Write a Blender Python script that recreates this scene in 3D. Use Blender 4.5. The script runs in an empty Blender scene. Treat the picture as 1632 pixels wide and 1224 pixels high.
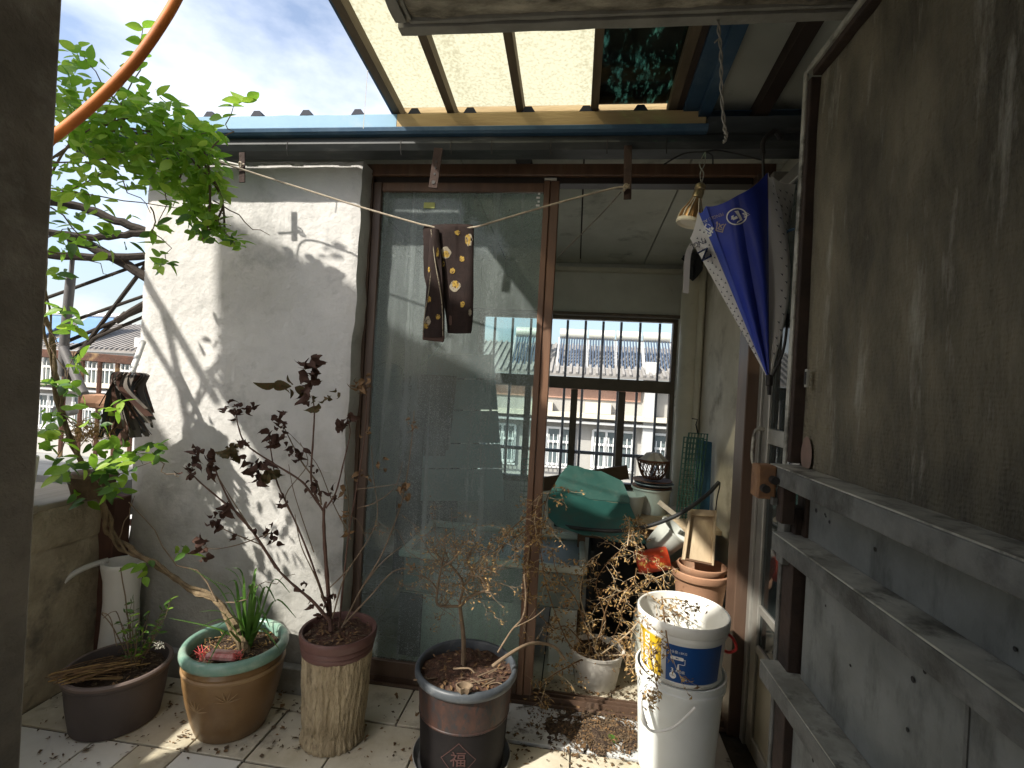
import bpy, bmesh, math, random
from mathutils import Vector, Matrix, noise
R = math.radians
scene = bpy.context.scene
COL = scene.collection
random.seed(7)

# ------------------------------------------------------------------ camera
F = 800.0                      # focal length in photograph pixels (1632 wide)
YAW, ROLL, CAMZ = R(7.3), R(3.15), 1.30
_R = Vector((math.cos(YAW), math.sin(YAW), 0)); _U = Vector((0, 0, 1)); _Fw = Vector((-math.sin(YAW), math.cos(YAW), 0))
CX = _R * math.cos(ROLL) + _U * math.sin(ROLL)
CY = _U * math.cos(ROLL) - _R * math.sin(ROLL)
CAM = Vector((0, 0, CAMZ))
cd = bpy.data.cameras.new('camera'); cam = bpy.data.objects.new('camera', cd); COL.objects.link(cam)
cd.sensor_width = 36; cd.lens = F / 1632 * 36; cd.clip_start = 0.02; cd.clip_end = 2000
m3 = Matrix((CX, CY, -_Fw)).transposed()
cam.matrix_world = Matrix.Translation(CAM) @ m3.to_4x4()
scene.camera = cam

# ------------------------------------------------------------------ world, sun, exposure
SUN = Vector((0.92, 1.0, -1.2)).normalized()       # direction the light travels
sd = bpy.data.lights.new('sun', 'SUN'); so = bpy.data.objects.new('sun', sd); COL.objects.link(so)
sd.energy = 3.5; sd.angle = R(1.0); sd.color = (1.0, 0.94, 0.84)
so.rotation_euler = SUN.to_track_quat('-Z', 'Y').to_euler(); so.location = (-4, -4, 6)
w = bpy.data.worlds.new('World'); scene.world = w; w.use_nodes = True
nt = w.node_tree; nt.nodes.clear()
sky = nt.nodes.new('ShaderNodeTexSky'); sky.sky_type = 'NISHITA'; sky.sun_disc = False
sky.sun_elevation = math.asin(-SUN.z); sky.sun_rotation = math.atan2(-SUN.x, -SUN.y)
sky.air_density = 1.0; sky.dust_density = 3.0; sky.ozone_density = 1.0
tc = nt.nodes.new('ShaderNodeTexCoord'); mp = nt.nodes.new('ShaderNodeMapping'); mp.inputs['Scale'].default_value = (1.2, 1.2, 2.4)
nz = nt.nodes.new('ShaderNodeTexNoise'); nz.inputs['Scale'].default_value = 2.2; nz.inputs['Detail'].default_value = 7; nz.inputs['Roughness'].default_value = .55
cr = nt.nodes.new('ShaderNodeValToRGB'); cr.color_ramp.elements[0].position = .44; cr.color_ramp.elements[1].position = .74
cr.color_ramp.elements[0].color = (.06, .06, .06, 1); cr.color_ramp.elements[1].color = (.75, .75, .75, 1)
mx = nt.nodes.new('ShaderNodeMix'); mx.data_type = 'RGBA'
mx.inputs[7].default_value = (6.6, 6.7, 6.9, 1)      # thin white haze and cloud over the sky
bg = nt.nodes.new('ShaderNodeBackground'); bg.inputs['Strength'].default_value = 0.12
wo = nt.nodes.new('ShaderNodeOutputWorld')
nt.links.new(tc.outputs['Generated'], mp.inputs['Vector']); nt.links.new(mp.outputs['Vector'], nz.inputs['Vector'])
nt.links.new(nz.outputs['Fac'], cr.inputs['Fac']); nt.links.new(cr.outputs['Color'], mx.inputs[0])
nt.links.new(sky.outputs['Color'], mx.inputs[6]); nt.links.new(mx.outputs[2], bg.inputs['Color']); nt.links.new(bg.outputs['Background'], wo.inputs['Surface'])
vs = scene.view_settings; vs.view_transform = 'Standard'; vs.look = 'None'; vs.exposure = 1.2; vs.gamma = 1.0; vs.use_curve_mapping = False
scene.cycles.max_bounces = 10; scene.cycles.diffuse_bounces = 6; scene.cycles.transparent_max_bounces = 24
scene.cycles.glossy_bounces = 4; scene.cycles.transmission_bounces = 6
scene.cycles.caustics_reflective = False; scene.cycles.caustics_refractive = False
scene.cycles.sample_clamp_indirect = 6.0
try:
    scene.cycles.use_denoising = True
except Exception:
    pass

# ------------------------------------------------------------------ measuring helpers: where a sight line meets a real plane of the place
def ray(px, py):
    return (CX * ((px - 816) / F) + CY * ((612 - py) / F) + _Fw)
def aY(px, py, Y):
    d = ray(px, py); return CAM + d * (Y / d.y)
def aX(px, py, X):
    d = ray(px, py); return CAM + d * (X / d.x)
def aZ(px, py, Z):
    d = ray(px, py); return CAM + d * ((Z - CAMZ) / d.z)
def rnd(a, b): return random.uniform(a, b)

# ------------------------------------------------------------------ mesh helpers
BASE = {}
class MB:
    def __init__(self): self.v = []; self.f = []
    def add(self, vs, fs):
        o = len(self.v); self.v += [Vector(x) for x in vs]; self.f += [tuple(i + o for i in f) for f in fs]; return self
    def box(self, x0, x1, y0, y1, z0, z1):
        return self.add([(x0,y0,z0),(x1,y0,z0),(x1,y1,z0),(x0,y1,z0),(x0,y0,z1),(x1,y0,z1),(x1,y1,z1),(x0,y1,z1)],
                        [(0,3,2,1),(4,5,6,7),(0,1,5,4),(1,2,6,5),(2,3,7,6),(3,0,4,7)])
    def bar(self, a, b, w, h, up=(0,0,1)):
        a = Vector(a); b = Vector(b); d = (b - a).normalized(); up = Vector(up)
        s = d.cross(up)
        if s.length < 1e-4: s = d.cross(Vector((1,0,0)))
        s.normalize(); t = s.cross(d).normalized(); s *= w / 2; t *= h / 2
        return self.add([a-s-t, a+s-t, a+s+t, a-s+t, b-s-t, b+s-t, b+s+t, b-s+t],
                        [(0,1,2,3),(7,6,5,4),(0,4,5,1),(1,5,6,2),(2,6,7,3),(3,7,4,0)])
    def hexa(self, p):          # eight corners, bottom four then top four
        return self.add(p, [(0,3,2,1),(4,5,6,7),(0,1,5,4),(1,2,6,5),(2,3,7,6),(3,0,4,7)])
    def tube(self, pts, r, n=6, cap=True):
        pts = [Vector(p) for p in pts]; rs = r if isinstance(r, (list, tuple)) else [r] * len(pts)
        o = len(self.v); prev = None
        for i, p in enumerate(pts):
            d = (pts[min(i+1, len(pts)-1)] - pts[max(i-1, 0)])
            d = d.normalized() if d.length > 1e-9 else Vector((0,0,1))
            if prev is None:
                s = d.cross(Vector((0.13, 0.21, 0.97)))
                if s.length < 1e-3: s = d.cross(Vector((1,0,0)))
            else:
                s = prev - d * prev.dot(d)
                if s.length < 1e-6: s = d.cross(Vector((1,0,0)))
            s.normalize(); prev = s; t = d.cross(s)
            for k in range(n):
                a = 2 * math.pi * k / n; self.v.append(p + (s * math.cos(a) + t * math.sin(a)) * rs[i])
        for i in range(len(pts) - 1):
            for k in range(n):
                k2 = (k + 1) % n; self.f.append((o+i*n+k, o+i*n+k2, o+(i+1)*n+k2, o+(i+1)*n+k))
        if cap:
            self.f.append(tuple(o + k for k in range(n))[::-1]); self.f.append(tuple(o + (len(pts)-1)*n + k for k in range(n)))
        return self
    def lathe(self, c, prof, n=40, sx=1, sy=1, wob=0, rot=0, tilt=None, cap=True):
        c = Vector(c); o = len(self.v)
        for i, (r, z) in enumerate(prof):
            for k in range(n):
                a = 2 * math.pi * k / n + rot
                rr = r * (1 + wob * noise.noise(Vector((math.cos(a)*2, math.sin(a)*2, z*9))))
                p = Vector((math.cos(a) * rr * sx, math.sin(a) * rr * sy, z))
                if tilt: p = tilt @ p
                self.v.append(c + p)
        for i in range(len(prof) - 1):
            for k in range(n):
                k2 = (k + 1) % n; self.f.append((o+i*n+k, o+i*n+k2, o+(i+1)*n+k2, o+(i+1)*n+k))
        if cap and prof[0][0] > 1e-4: self.f.append(tuple(o + k for k in range(n))[::-1])
        if cap and prof[-1][0] > 1e-4: self.f.append(tuple(o + (len(prof)-1)*n + k for k in range(n)))
        return self
    def prism(self, poly, vec):     # planar polygon pushed along vec
        n = len(poly); vec = Vector(vec); poly = [Vector(p) for p in poly]
        return self.add(poly + [p + vec for p in poly],
                        [tuple(range(n))[::-1], tuple(range(n, 2*n))] + [(i, (i+1) % n, (i+1) % n + n, i + n) for i in range(n)])
    def build(self, name, m, parent=None, smooth=False, bevel=0, fix=False, angle=40):
        base = BASE.get(parent.name, Vector()) if parent else Vector()
        me = bpy.data.meshes.new(name)
        me.from_pydata([v - base for v in self.v], [], self.f); me.update()
        if fix or bevel:
            bm = bmesh.new(); bm.from_mesh(me)
            bmesh.ops.recalc_face_normals(bm, faces=bm.faces)
            if bevel: bmesh.ops.bevel(bm, geom=bm.edges[:], offset=bevel, segments=1, affect='EDGES', profile=.5)
            bm.to_mesh(me); bm.free()
        if smooth:
            me.shade_smooth()
            try: me.set_sharp_from_angle(angle=R(angle))
            except Exception: pass
        return link(name, me, m, parent)
def link(name, me, m, parent=None, loc=None):
    o = bpy.data.objects.new(name, me); COL.objects.link(o)
    if m is not None and me is not None and not me.materials: me.materials.append(MAT[m] if isinstance(m, str) else m)
    if parent: o.parent = parent; BASE[o.name] = BASE.get(parent.name, Vector())
    else: BASE[o.name] = Vector()
    if loc is not None: o.location = Vector(loc) - BASE[o.name] if parent else loc
    return o
def tag(o, label=None, cat=None, group=None, kind=None):
    if label: o['label'] = label
    if cat: o['category'] = cat
    if group: o['group'] = group
    if kind: o['kind'] = kind
    return o
def thing(name, label, cat, loc=(0,0,0), group=None):
    o = bpy.data.objects.new(name, None); COL.objects.link(o); o.location = loc; o.empty_display_size = .1
    BASE[o.name] = Vector(loc); return tag(o, label, cat, group)
def bez(pts, n=8):              # Catmull-Rom through points
    pts = [Vector(p) for p in pts]; out = []
    for i in range(len(pts) - 1):
        p0 = pts[max(i-1,0)]; p1 = pts[i]; p2 = pts[i+1]; p3 = pts[min(i+2, len(pts)-1)]
        for k in range(n):
            t = k / n
            out.append(.5 * ((2*p1) + (p2-p0)*t + (2*p0-5*p1+4*p2-p3)*t*t + (3*p1-p0-3*p2+p3)*t**3))
    out.append(pts[-1]); return out

# ------------------------------------------------------------------ materials
MAT = {}
def c4(c): return (c[0], c[1], c[2], 1)
def mat(name, c1, c2=None, scale=6, detail=6, lo=.35, hi=.65, rough=.75, bump=0, bscale=None, bdist=.01, metal=0, spec=.35, stretch=(1,1,1),
        c3=None, s3=2.5, lo3=.5, hi3=.62, st3=None, a3=1.0, trans=0, rough2=None, coat=0, alpha=None, bdetail=8, damp=None, ripple=0):
    m = bpy.data.materials.new(name); m.use_nodes = True; MAT[name] = m; t = m.node_tree; N = t.nodes; L = t.links
    b = N['Principled BSDF']; b.inputs['Roughness'].default_value = rough; b.inputs['Metallic'].default_value = metal
    b.inputs['Specular IOR Level'].default_value = spec; b.inputs['Base Color'].default_value = c4(c1)
    if coat: b.inputs['Coat Weight'].default_value = coat; b.inputs['Coat Roughness'].default_value = .15
    tc = N.new('ShaderNodeTexCoord'); mp = N.new('ShaderNodeMapping'); mp.inputs['Scale'].default_value = stretch
    L.new(tc.outputs['Object'], mp.inputs['Vector']); col = None
    if c2 is not None:
        n = N.new('ShaderNodeTexNoise'); n.inputs['Scale'].default_value = scale; n.inputs['Detail'].default_value = detail; n.inputs['Roughness'].default_value = .62
        L.new(mp.outputs['Vector'], n.inputs['Vector'])
        r = N.new('ShaderNodeValToRGB'); r.color_ramp.elements[0].position = lo; r.color_ramp.elements[1].position = hi
        r.color_ramp.elements[0].color = c4(c1); r.color_ramp.elements[1].color = c4(c2); L.new(n.outputs['Fac'], r.inputs['Fac']); col = r.outputs['Color']
        if rough2 is not None:
            mr = N.new('ShaderNodeMapRange'); mr.inputs['From Min'].default_value = lo; mr.inputs['From Max'].default_value = hi
            mr.inputs['To Min'].default_value = rough; mr.inputs['To Max'].default_value = rough2; L.new(n.outputs['Fac'], mr.inputs['Value']); L.new(mr.outputs[0], b.inputs['Roughness'])
    if c3 is not None:
        mp3 = N.new('ShaderNodeMapping'); mp3.inputs['Scale'].default_value = st3 or stretch; mp3.inputs['Location'].default_value = (3.1, 1.7, 5.3); L.new(tc.outputs['Object'], mp3.inputs['Vector'])
        n = N.new('ShaderNodeTexNoise'); n.inputs['Scale'].default_value = s3; n.inputs['Detail'].default_value = 9; n.inputs['Roughness'].default_value = .68
        L.new(mp3.outputs['Vector'], n.inputs['Vector'])
        r = N.new('ShaderNodeValToRGB'); r.color_ramp.elements[0].position = lo3; r.color_ramp.elements[1].position = hi3
        r.color_ramp.elements[0].color = (0,0,0,1); r.color_ramp.elements[1].color = (a3,a3,a3,1); L.new(n.outputs['Fac'], r.inputs['Fac'])
        x = N.new('ShaderNodeMix'); x.data_type = 'RGBA'; x.inputs[6].default_value = c4(c1); x.inputs[7].default_value = c4(c3)
        if col is not None: L.new(col, x.inputs[6])
        L.new(r.outputs['Color'], x.inputs[0]); col = x.outputs[2]
    if col is not None: L.new(col, b.inputs['Base Color'])
    if bump:
        n = N.new('ShaderNodeTexNoise'); n.inputs['Scale'].default_value = bscale or scale * 4; n.inputs['Detail'].default_value = bdetail; n.inputs['Roughness'].default_value = .6
        L.new(mp.outputs['Vector'], n.inputs['Vector'])
        bp = N.new('ShaderNodeBump'); bp.inputs['Strength'].default_value = bump; bp.inputs['Distance'].default_value = bdist
        L.new(n.outputs['Fac'], bp.inputs['Height']); L.new(bp.outputs['Normal'], b.inputs['Normal'])
    if ripple:
        wv = N.new('ShaderNodeTexWave'); wv.wave_type = 'BANDS'; wv.bands_direction = 'Z'; wv.inputs['Scale'].default_value = 42; wv.inputs['Distortion'].default_value = 5; wv.inputs['Detail'].default_value = 3; wv.inputs['Detail Scale'].default_value = 1.2; L.new(tc.outputs['Object'], wv.inputs['Vector'])
        b2 = N.new('ShaderNodeBump'); b2.inputs['Strength'].default_value = ripple; b2.inputs['Distance'].default_value = .003; L.new(wv.outputs['Fac'], b2.inputs['Height']); L.new(bp.outputs['Normal'], b2.inputs['Normal']); L.new(b2.outputs['Normal'], b.inputs['Normal'])
    if damp:
        g = N.new('ShaderNodeNewGeometry'); sp = N.new('ShaderNodeSeparateXYZ'); L.new(g.outputs['Position'], sp.inputs[0])
        nd = N.new('ShaderNodeTexNoise'); nd.inputs['Scale'].default_value = 5; nd.inputs['Detail'].default_value = 10; nd.inputs['Roughness'].default_value = .7; L.new(tc.outputs['Object'], nd.inputs['Vector'])
        q = N.new('ShaderNodeMath'); q.operation = 'MULTIPLY_ADD'; q.inputs[1].default_value = damp[1]; L.new(nd.outputs['Fac'], q.inputs[0]); L.new(sp.outputs['Z'], q.inputs[2])
        rg = N.new('ShaderNodeMapRange'); rg.inputs['From Min'].default_value = damp[2]; rg.inputs['From Max'].default_value = damp[3]; rg.inputs['To Min'].default_value = damp[4]; rg.inputs['To Max'].default_value = 0; L.new(q.outputs[0], rg.inputs['Value'])
        xd = N.new('ShaderNodeMix'); xd.data_type = 'RGBA'; xd.inputs[7].default_value = c4(damp[0]); L.new(col, xd.inputs[6]); L.new(rg.outputs[0], xd.inputs[0]); L.new(xd.outputs[2], b.inputs['Base Color'])
    if trans:
        tr = N.new('ShaderNodeBsdfTranslucent'); ms = N.new('ShaderNodeMixShader'); ms.inputs[0].default_value = trans
        if col is not None: L.new(col, tr.inputs['Color'])
        else: tr.inputs['Color'].default_value = c4(c1)
        L.new(b.outputs[0], ms.inputs[1]); L.new(tr.outputs[0], ms.inputs[2]); L.new(ms.outputs[0], N['Material Output'].inputs['Surface'])
    return m

mat('plaster_white', (.60,.59,.57), (.49,.485,.47), scale=3, rough=.9, bump=.55, bscale=26, bdist=.012, c3=(.22,.225,.22), s3=4.2, lo3=.54, hi3=.74, a3=.8, damp=((.20,.20,.165), -1.6, -.95, .35, .8))
mat('plaster_old', (.40,.37,.30), (.27,.25,.21), scale=5, rough=.95, bump=.5, bscale=40, c3=(.13,.12,.10), s3=3, lo3=.54, hi3=.68, a3=.8)
mat('jamb', (.40,.36,.30), (.20,.18,.155), scale=6, rough=.9, bump=.7, bscale=30, bdist=.015, c3=(.55,.52,.45), s3=5, lo3=.56, hi3=.66, a3=.8)
mat('parapet', (.42,.37,.27), (.25,.215,.155), scale=7, rough=.95, bump=.7, bscale=45, bdist=.015, c3=(.10,.09,.075), s3=4, lo3=.52, hi3=.66, a3=.8)
mat('slab', (.56,.51,.40), (.14,.125,.095), scale=13, rough=.95, bump=.8, bscale=22, bdist=.02, c3=(.07,.065,.055), s3=5, lo3=.5, hi3=.62, a3=.85, stretch=(.6,1.4,1))
mat('slab_rim', (.32,.31,.27), (.25,.24,.21), scale=8, rough=.9, bump=.4, bscale=30, c3=(.16,.15,.13), s3=5, lo3=.5, hi3=.7, a3=.6)
mat('room_wall', (.60,.58,.53), (.52,.50,.46), scale=3, rough=.9)
mat('inner_plaster', (.72,.68,.57), (.58,.54,.43), scale=4, rough=.9, bump=.3, bscale=24, c3=(.20,.17,.11), s3=3.4, lo3=.54, hi3=.72, a3=.75)
mat('inner_white', (.74,.73,.67), (.64,.63,.57), scale=4, rough=.85, bump=.2, bscale=24, c3=(.10,.10,.09), s3=6, lo3=.62, hi3=.76, a3=.7)
mat('ceiling', (.62,.63,.57), (.50,.51,.45), scale=3, rough=.8, bump=.3, bscale=18, c3=(.10,.10,.08), s3=4, lo3=.56, hi3=.74, a3=.8)
mat('ceiling_right', (.50,.52,.47), (.42,.44,.39), scale=3, rough=.8, c3=(.08,.08,.07), s3=9, lo3=.6, hi3=.74, a3=.6)
mat('tile', (.58,.54,.43), (.42,.375,.27), scale=5, rough=.45, rough2=.8, bump=.15, bscale=40, c3=(.13,.11,.085), s3=5.5, lo3=.54, hi3=.72, a3=.85)
mat('tile_clean', (.70,.69,.64), (.58,.56,.48), scale=3, rough=.35, rough2=.6, bump=.05, bscale=40, c3=(.16,.14,.11), s3=6, lo3=.6, hi3=.75, a3=.7)
mat('grout', (.075,.07,.06), (.04,.037,.032), scale=20, rough=.95, bump=.5, bscale=60)
mat('stone_white', (.58,.60,.59), (.46,.47,.46), scale=9, rough=.7, bump=.5, bscale=40, c3=(.10,.09,.08), s3=9, lo3=.56, hi3=.64)
mat('concrete_grey', (.34,.34,.32), (.25,.25,.23), scale=6, rough=.9, bump=.4, bscale=30, c3=(.13,.13,.11), s3=5, lo3=.55, hi3=.7, a3=.7)
mat('blue_steel', (.035,.085,.15), (.03,.07,.12), scale=6, rough=.5, c3=(.14,.20,.25), s3=4, lo3=.5, hi3=.75, a3=.6)
mat('fascia_blue', (.15,.29,.40), (.12,.25,.36), scale=4, rough=.55, c3=(.26,.32,.34), s3=6, lo3=.58, hi3=.75, a3=.5)
mat('gutter_dark', (.05,.055,.056), (.03,.034,.034), scale=8, rough=.6, c3=(.16,.16,.15), s3=5, lo3=.55, hi3=.75, a3=.6, stretch=(1,4,4))
mat('roof_rib', (.010,.014,.028), rough=.7)  # solid ribs; the shade of hollow rib ends is put into this near-black
mat('fibreglass_core', (.78,.74,.50))
mat('yellow_lit_trim', (.40,.30,.15), (.30,.21,.10), scale=5, rough=.75, bump=.3, bscale=30, stretch=(.4,3,3), c3=(.13,.09,.05), s3=5, lo3=.56, hi3=.72, a3=.7)  # tan timber colour; also holds the yellow roof light on the flashing's right run
mat('rafter', (.17,.13,.085), (.11,.085,.055), scale=6, rough=.8, bump=.3, bscale=30, stretch=(3,.5,3))
mat('beam_dark', (.045,.03,.022), (.03,.02,.015), scale=5, rough=.7)
mat('bronze', (.10,.062,.042), (.075,.047,.033), scale=9, rough=.42, spec=.5, c3=(.17,.13,.10), s3=7, lo3=.55, hi3=.75, a3=.55, stretch=(2,2,.3))
mat('bronze_warm', (.16,.085,.05), (.11,.06,.038), scale=9, rough=.42, spec=.5, c3=(.25,.17,.11), s3=8, lo3=.55, hi3=.75, a3=.5, stretch=(3,3,.3))
mat('bronze_dark', (.03,.022,.018), rough=.5)
mat('rust_strap', (.045,.026,.020), (.03,.018,.014), scale=22, rough=.85, bump=.3, bscale=70)
mat('rust_red', (.13,.058,.038), (.07,.04,.03), scale=16, rough=.85, bump=.3, bscale=60, c3=(.35,.24,.12), s3=14, lo3=.55, hi3=.7)
mat('door_sheet', (.25,.215,.145), (.105,.092,.064), scale=4.2, detail=12, lo=.38, hi=.62, rough=.72, bump=1.0, bscale=34, bdist=.025, stretch=(1.6,1.6,.7), c3=(.46,.43,.35), s3=8, lo3=.57, hi3=.72, st3=(2.6,2.6,.45), a3=.8, ripple=.35)
mat('door_steel', (.25,.255,.235), (.13,.135,.122), scale=3.2, rough=.6, metal=.1, spec=.4, bump=.3, bscale=24, c3=(.055,.056,.05), s3=6, lo3=.50, hi3=.70, st3=(2.0,2.0,.8), a3=.85)
mat('galvanised', (.19,.19,.175), (.10,.10,.093), scale=11, rough=.58, metal=.2, spec=.4, bump=.3, bscale=60, c3=(.06,.058,.05), s3=9, lo3=.46, hi3=.62, a3=.9)
mat('galv_bright', (.50,.485,.42), (.26,.25,.21), scale=12, rough=.5, metal=.2, c3=(.09,.085,.07), s3=11, lo3=.50, hi3=.62, a3=.9)
mat('rust_dark', (.055,.035,.026), (.03,.022,.018), scale=14, rough=.85, bump=.4, bscale=60)
mat('latch', (.30,.16,.075), (.17,.09,.05), scale=14, rough=.7, bump=.4, bscale=50, c3=(.06,.04,.03), s3=12, lo3=.54, hi3=.64)
mat('black_iron', (.016,.015,.015), (.03,.025,.022), scale=20, rough=.6)
mat('aluminium', (.40,.39,.35), (.32,.31,.28), scale=10, rough=.4, metal=.5, c3=(.18,.17,.15), s3=8, lo3=.55, hi3=.75, a3=.5)
mat('alu_panel', (.30,.28,.21), (.25,.23,.17), scale=4, rough=.5)
mat('orange', (.55,.17,.03), (.40,.12,.025), scale=14, rough=.6, c3=(.16,.07,.03), s3=22, lo3=.58, hi3=.7, a3=.7)
mat('rope', (.36,.31,.24), (.25,.21,.16), scale=60, rough=.9)
mat('rope_dark', (.10,.085,.07), rough=.9)
mat('string_white', (.6,.58,.52), rough=.9)
mat('pvc', (.74,.71,.58), (.64,.61,.49), scale=4, rough=.5, c3=(.30,.27,.2), s3=6, lo3=.58, hi3=.75, a3=.5)
mat('chrome_old', (.62,.50,.30), (.45,.34,.2), scale=20, rough=.3, metal=.8)
mat('lamp_rib', (.55,.33,.15), rough=.35, metal=.6)
mat('lamp_white', (.72,.66,.52), rough=.5)
mat('wire_grey', (.33,.31,.27), rough=.7)
mat('wire_black', (.02,.02,.02), rough=.6)
mat('bucket_white', (.80,.80,.76), (.72,.72,.67), scale=4, rough=.42, c3=(.42,.40,.33), s3=7, lo3=.6, hi3=.78, a3=.6)
mat('bucket_low', (.72,.75,.74), (.64,.67,.65), scale=4, rough=.45, c3=(.35,.34,.28), s3=8, lo3=.62, hi3=.76, a3=.6)
mat('label_blue', (.012,.075,.26), (.01,.06,.22), scale=3, rough=.35)
mat('label_yellow', (.58,.38,.02), (.48,.31,.02), scale=5, rough=.4)
mat('label_grey', (.55,.56,.55), rough=.4)
mat('ink_white', (.80,.80,.78), rough=.5)
mat('ink_cream', (.62,.60,.52), rough=.5)
mat('ink_dim', (.36,.30,.28), rough=.5)
mat('ink_dark', (.035,.04,.06), rough=.6)
mat('ink_blue', (.06,.10,.26), rough=.6)
mat('red_plastic', (.50,.045,.04), rough=.4)
mat('pot_grey', (.085,.07,.068), (.065,.053,.05), scale=5, rough=.55, c3=(.16,.14,.125), s3=6, lo3=.6, hi3=.8, a3=.5)
mat('pot_grey_rim', (.15,.115,.10), (.12,.09,.08), scale=6, rough=.6)
mat('pot_brown', (.20,.115,.048), (.15,.085,.037), scale=5, rough=.38, c3=(.28,.19,.09), s3=4, lo3=.52, hi3=.75, a3=.6, coat=.2, bump=.15, bscale=14)
mat('pot_brown_light', (.30,.20,.10), (.24,.15,.075), scale=8, rough=.45)
mat('glaze_green', (.20,.34,.27), (.15,.27,.215), scale=7, rough=.3, c3=(.36,.42,.34), s3=9, lo3=.52, hi3=.7, a3=.8, coat=.3)
mat('bark_pot', (.44,.36,.23), (.29,.23,.14), scale=16, rough=.95, bump=1.0, bscale=60, bdist=.02, stretch=(1.6,1.6,.5), c3=(.13,.10,.06), s3=40, lo3=.52, hi3=.66, st3=(1.5,1.5,.6), a3=.7)
mat('bark_rim', (.125,.062,.052), (.09,.045,.038), scale=7, rough=.5, bump=.2, bscale=40)
mat('pot_dark', (.007,.0065,.007), (.012,.010,.010), scale=6, rough=.6, spec=.1)
mat('pot_dark_band', (.055,.027,.02), (.025,.017,.016), scale=40, rough=.45, c3=(.02,.02,.022), s3=60, lo3=.5, hi3=.6, stretch=(1,1,.5), spec=.2)
mat('pot_dark_rim', (.07,.08,.09), (.035,.042,.05), scale=10, rough=.45, c3=(.14,.14,.14), s3=16, lo3=.55, hi3=.7, a3=.6)
mat('seal_red', (.045,.018,.016), rough=.6)
mat('pot_white', (.74,.72,.66), (.64,.62,.56), scale=5, rough=.5, c3=(.12,.10,.08), s3=12, lo3=.58, hi3=.68, a3=.8)
mat('terracotta', (.36,.20,.12), (.28,.155,.095), scale=6, rough=.8, c3=(.42,.32,.23), s3=6, lo3=.55, hi3=.72, a3=.7)
mat('soil', (.085,.055,.036), (.045,.03,.021), scale=60, rough=.98, bump=1.0, bscale=90, bdist=.02, c3=(.24,.17,.10), s3=55, lo3=.58, hi3=.66)
mat('soil_red', (.12,.060,.038), (.055,.032,.022), scale=70, rough=.98, bump=1.0, bscale=100, bdist=.02, c3=(.36,.24,.15), s3=60, lo3=.6, hi3=.66)
mat('leaf', (.17,.34,.025), (.23,.41,.04), scale=9, rough=.45, spec=.4, trans=.55)
mat('leaf_light', (.28,.46,.04), (.36,.52,.07), scale=9, rough=.45, spec=.4, trans=.5)
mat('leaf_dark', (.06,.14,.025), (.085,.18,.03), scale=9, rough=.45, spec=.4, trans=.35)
mat('blade', (.06,.15,.022), (.10,.20,.04), scale=14, rough=.4, spec=.4, trans=.3)
mat('dead_leaf', (.045,.022,.017), (.085,.042,.027), scale=24, rough=.8, trans=.15)
mat('dead_leaf_green', (.05,.075,.025), (.13,.06,.03), scale=14, rough=.8, trans=.2)
mat('straw', (.48,.33,.14), (.34,.21,.08), scale=30, rough=.85, trans=.25)
mat('straw_dark', (.22,.13,.06), (.14,.085,.042), scale=30, rough=.85, trans=.15)
mat('twig', (.19,.14,.09), (.12,.085,.055), scale=30, rough=.9)
mat('twig_red', (.13,.075,.055), (.09,.05,.038), scale=30, rough=.9)
mat('bark', (.22,.165,.095), (.12,.085,.05), scale=26, rough=.95, bump=.8, bscale=60)
mat('branch_dark', (.045,.035,.028), (.03,.024,.02), scale=20, rough=.9, bump=.5, bscale=50)
mat('debris', (.07,.048,.03), (.12,.085,.05), scale=40, rough=.95)
mat('porcelain', (.74,.74,.72), (.66,.66,.64), scale=4, rough=.3, c3=(.40,.39,.36), s3=5, lo3=.6, hi3=.8, a3=.5, st3=(3,3,.5))
mat('porcelain_inside', (.20,.19,.21), rough=.5)
mat('tube_grey', (.48,.48,.46), rough=.6)
mat('mop', (.085,.075,.065), (.16,.14,.12), scale=18, rough=.95, stretch=(1,1,.3))
mat('mop_brown', (.10,.05,.035), (.07,.036,.027), scale=12, rough=.85)
mat('wood_grey', (.30,.27,.21), (.21,.185,.14), scale=7, rough=.9, bump=.3, bscale=30, stretch=(3,.5,3))
mat('wood_brown', (.15,.085,.05), (.10,.06,.035), scale=7, rough=.8, stretch=(.5,3,3))
mat('wood_pale', (.52,.42,.28), (.40,.31,.2), scale=7, rough=.8, stretch=(3,3,.5))
mat('basin_white', (.62,.60,.54), (.52,.50,.45), scale=5, rough=.6)
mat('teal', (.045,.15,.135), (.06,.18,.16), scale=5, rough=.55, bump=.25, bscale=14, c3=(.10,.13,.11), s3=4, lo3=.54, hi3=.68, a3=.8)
mat('teal_lighter', (.11,.215,.19), (.07,.17,.15), scale=9, rough=.6, bump=.3, bscale=20, c3=(.18,.21,.18), s3=7, lo3=.55, hi3=.7, a3=.7)  # window light on the upper fold is put into this paler teal
mat('blue_board', (.035,.13,.23), (.03,.10,.19), scale=6, rough=.5)
mat('wire_green', (.045,.13,.105), rough=.5)
mat('wicker', (.13,.06,.035), (.09,.042,.026), scale=20, rough=.7)
mat('hose_black', (.022,.024,.024), rough=.45)
mat('tin_red', (.55,.065,.02), (.48,.05,.018), scale=5, rough=.4, c3=(.62,.40,.10), s3=22, lo3=.57, hi3=.62)
mat('tub_grey', (.42,.44,.40), (.36,.38,.35), scale=4, rough=.5)
mat('tub_inside', (.19,.22,.20), rough=.5)
mat('cabinet', (.55,.57,.50), (.47,.49,.43), scale=3, rough=.6, c3=(.25,.25,.2), s3=5, lo3=.6, hi3=.75, a3=.5)
mat('board_grey', (.36,.42,.44), (.30,.36,.38), scale=3, rough=.7)
mat('dark_stuff', (.05,.055,.06), (.03,.034,.036), scale=6, rough=.8)
mat('pink_net', (.75,.10,.09), (.8,.22,.2), scale=14, rough=.6, trans=.3)
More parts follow.
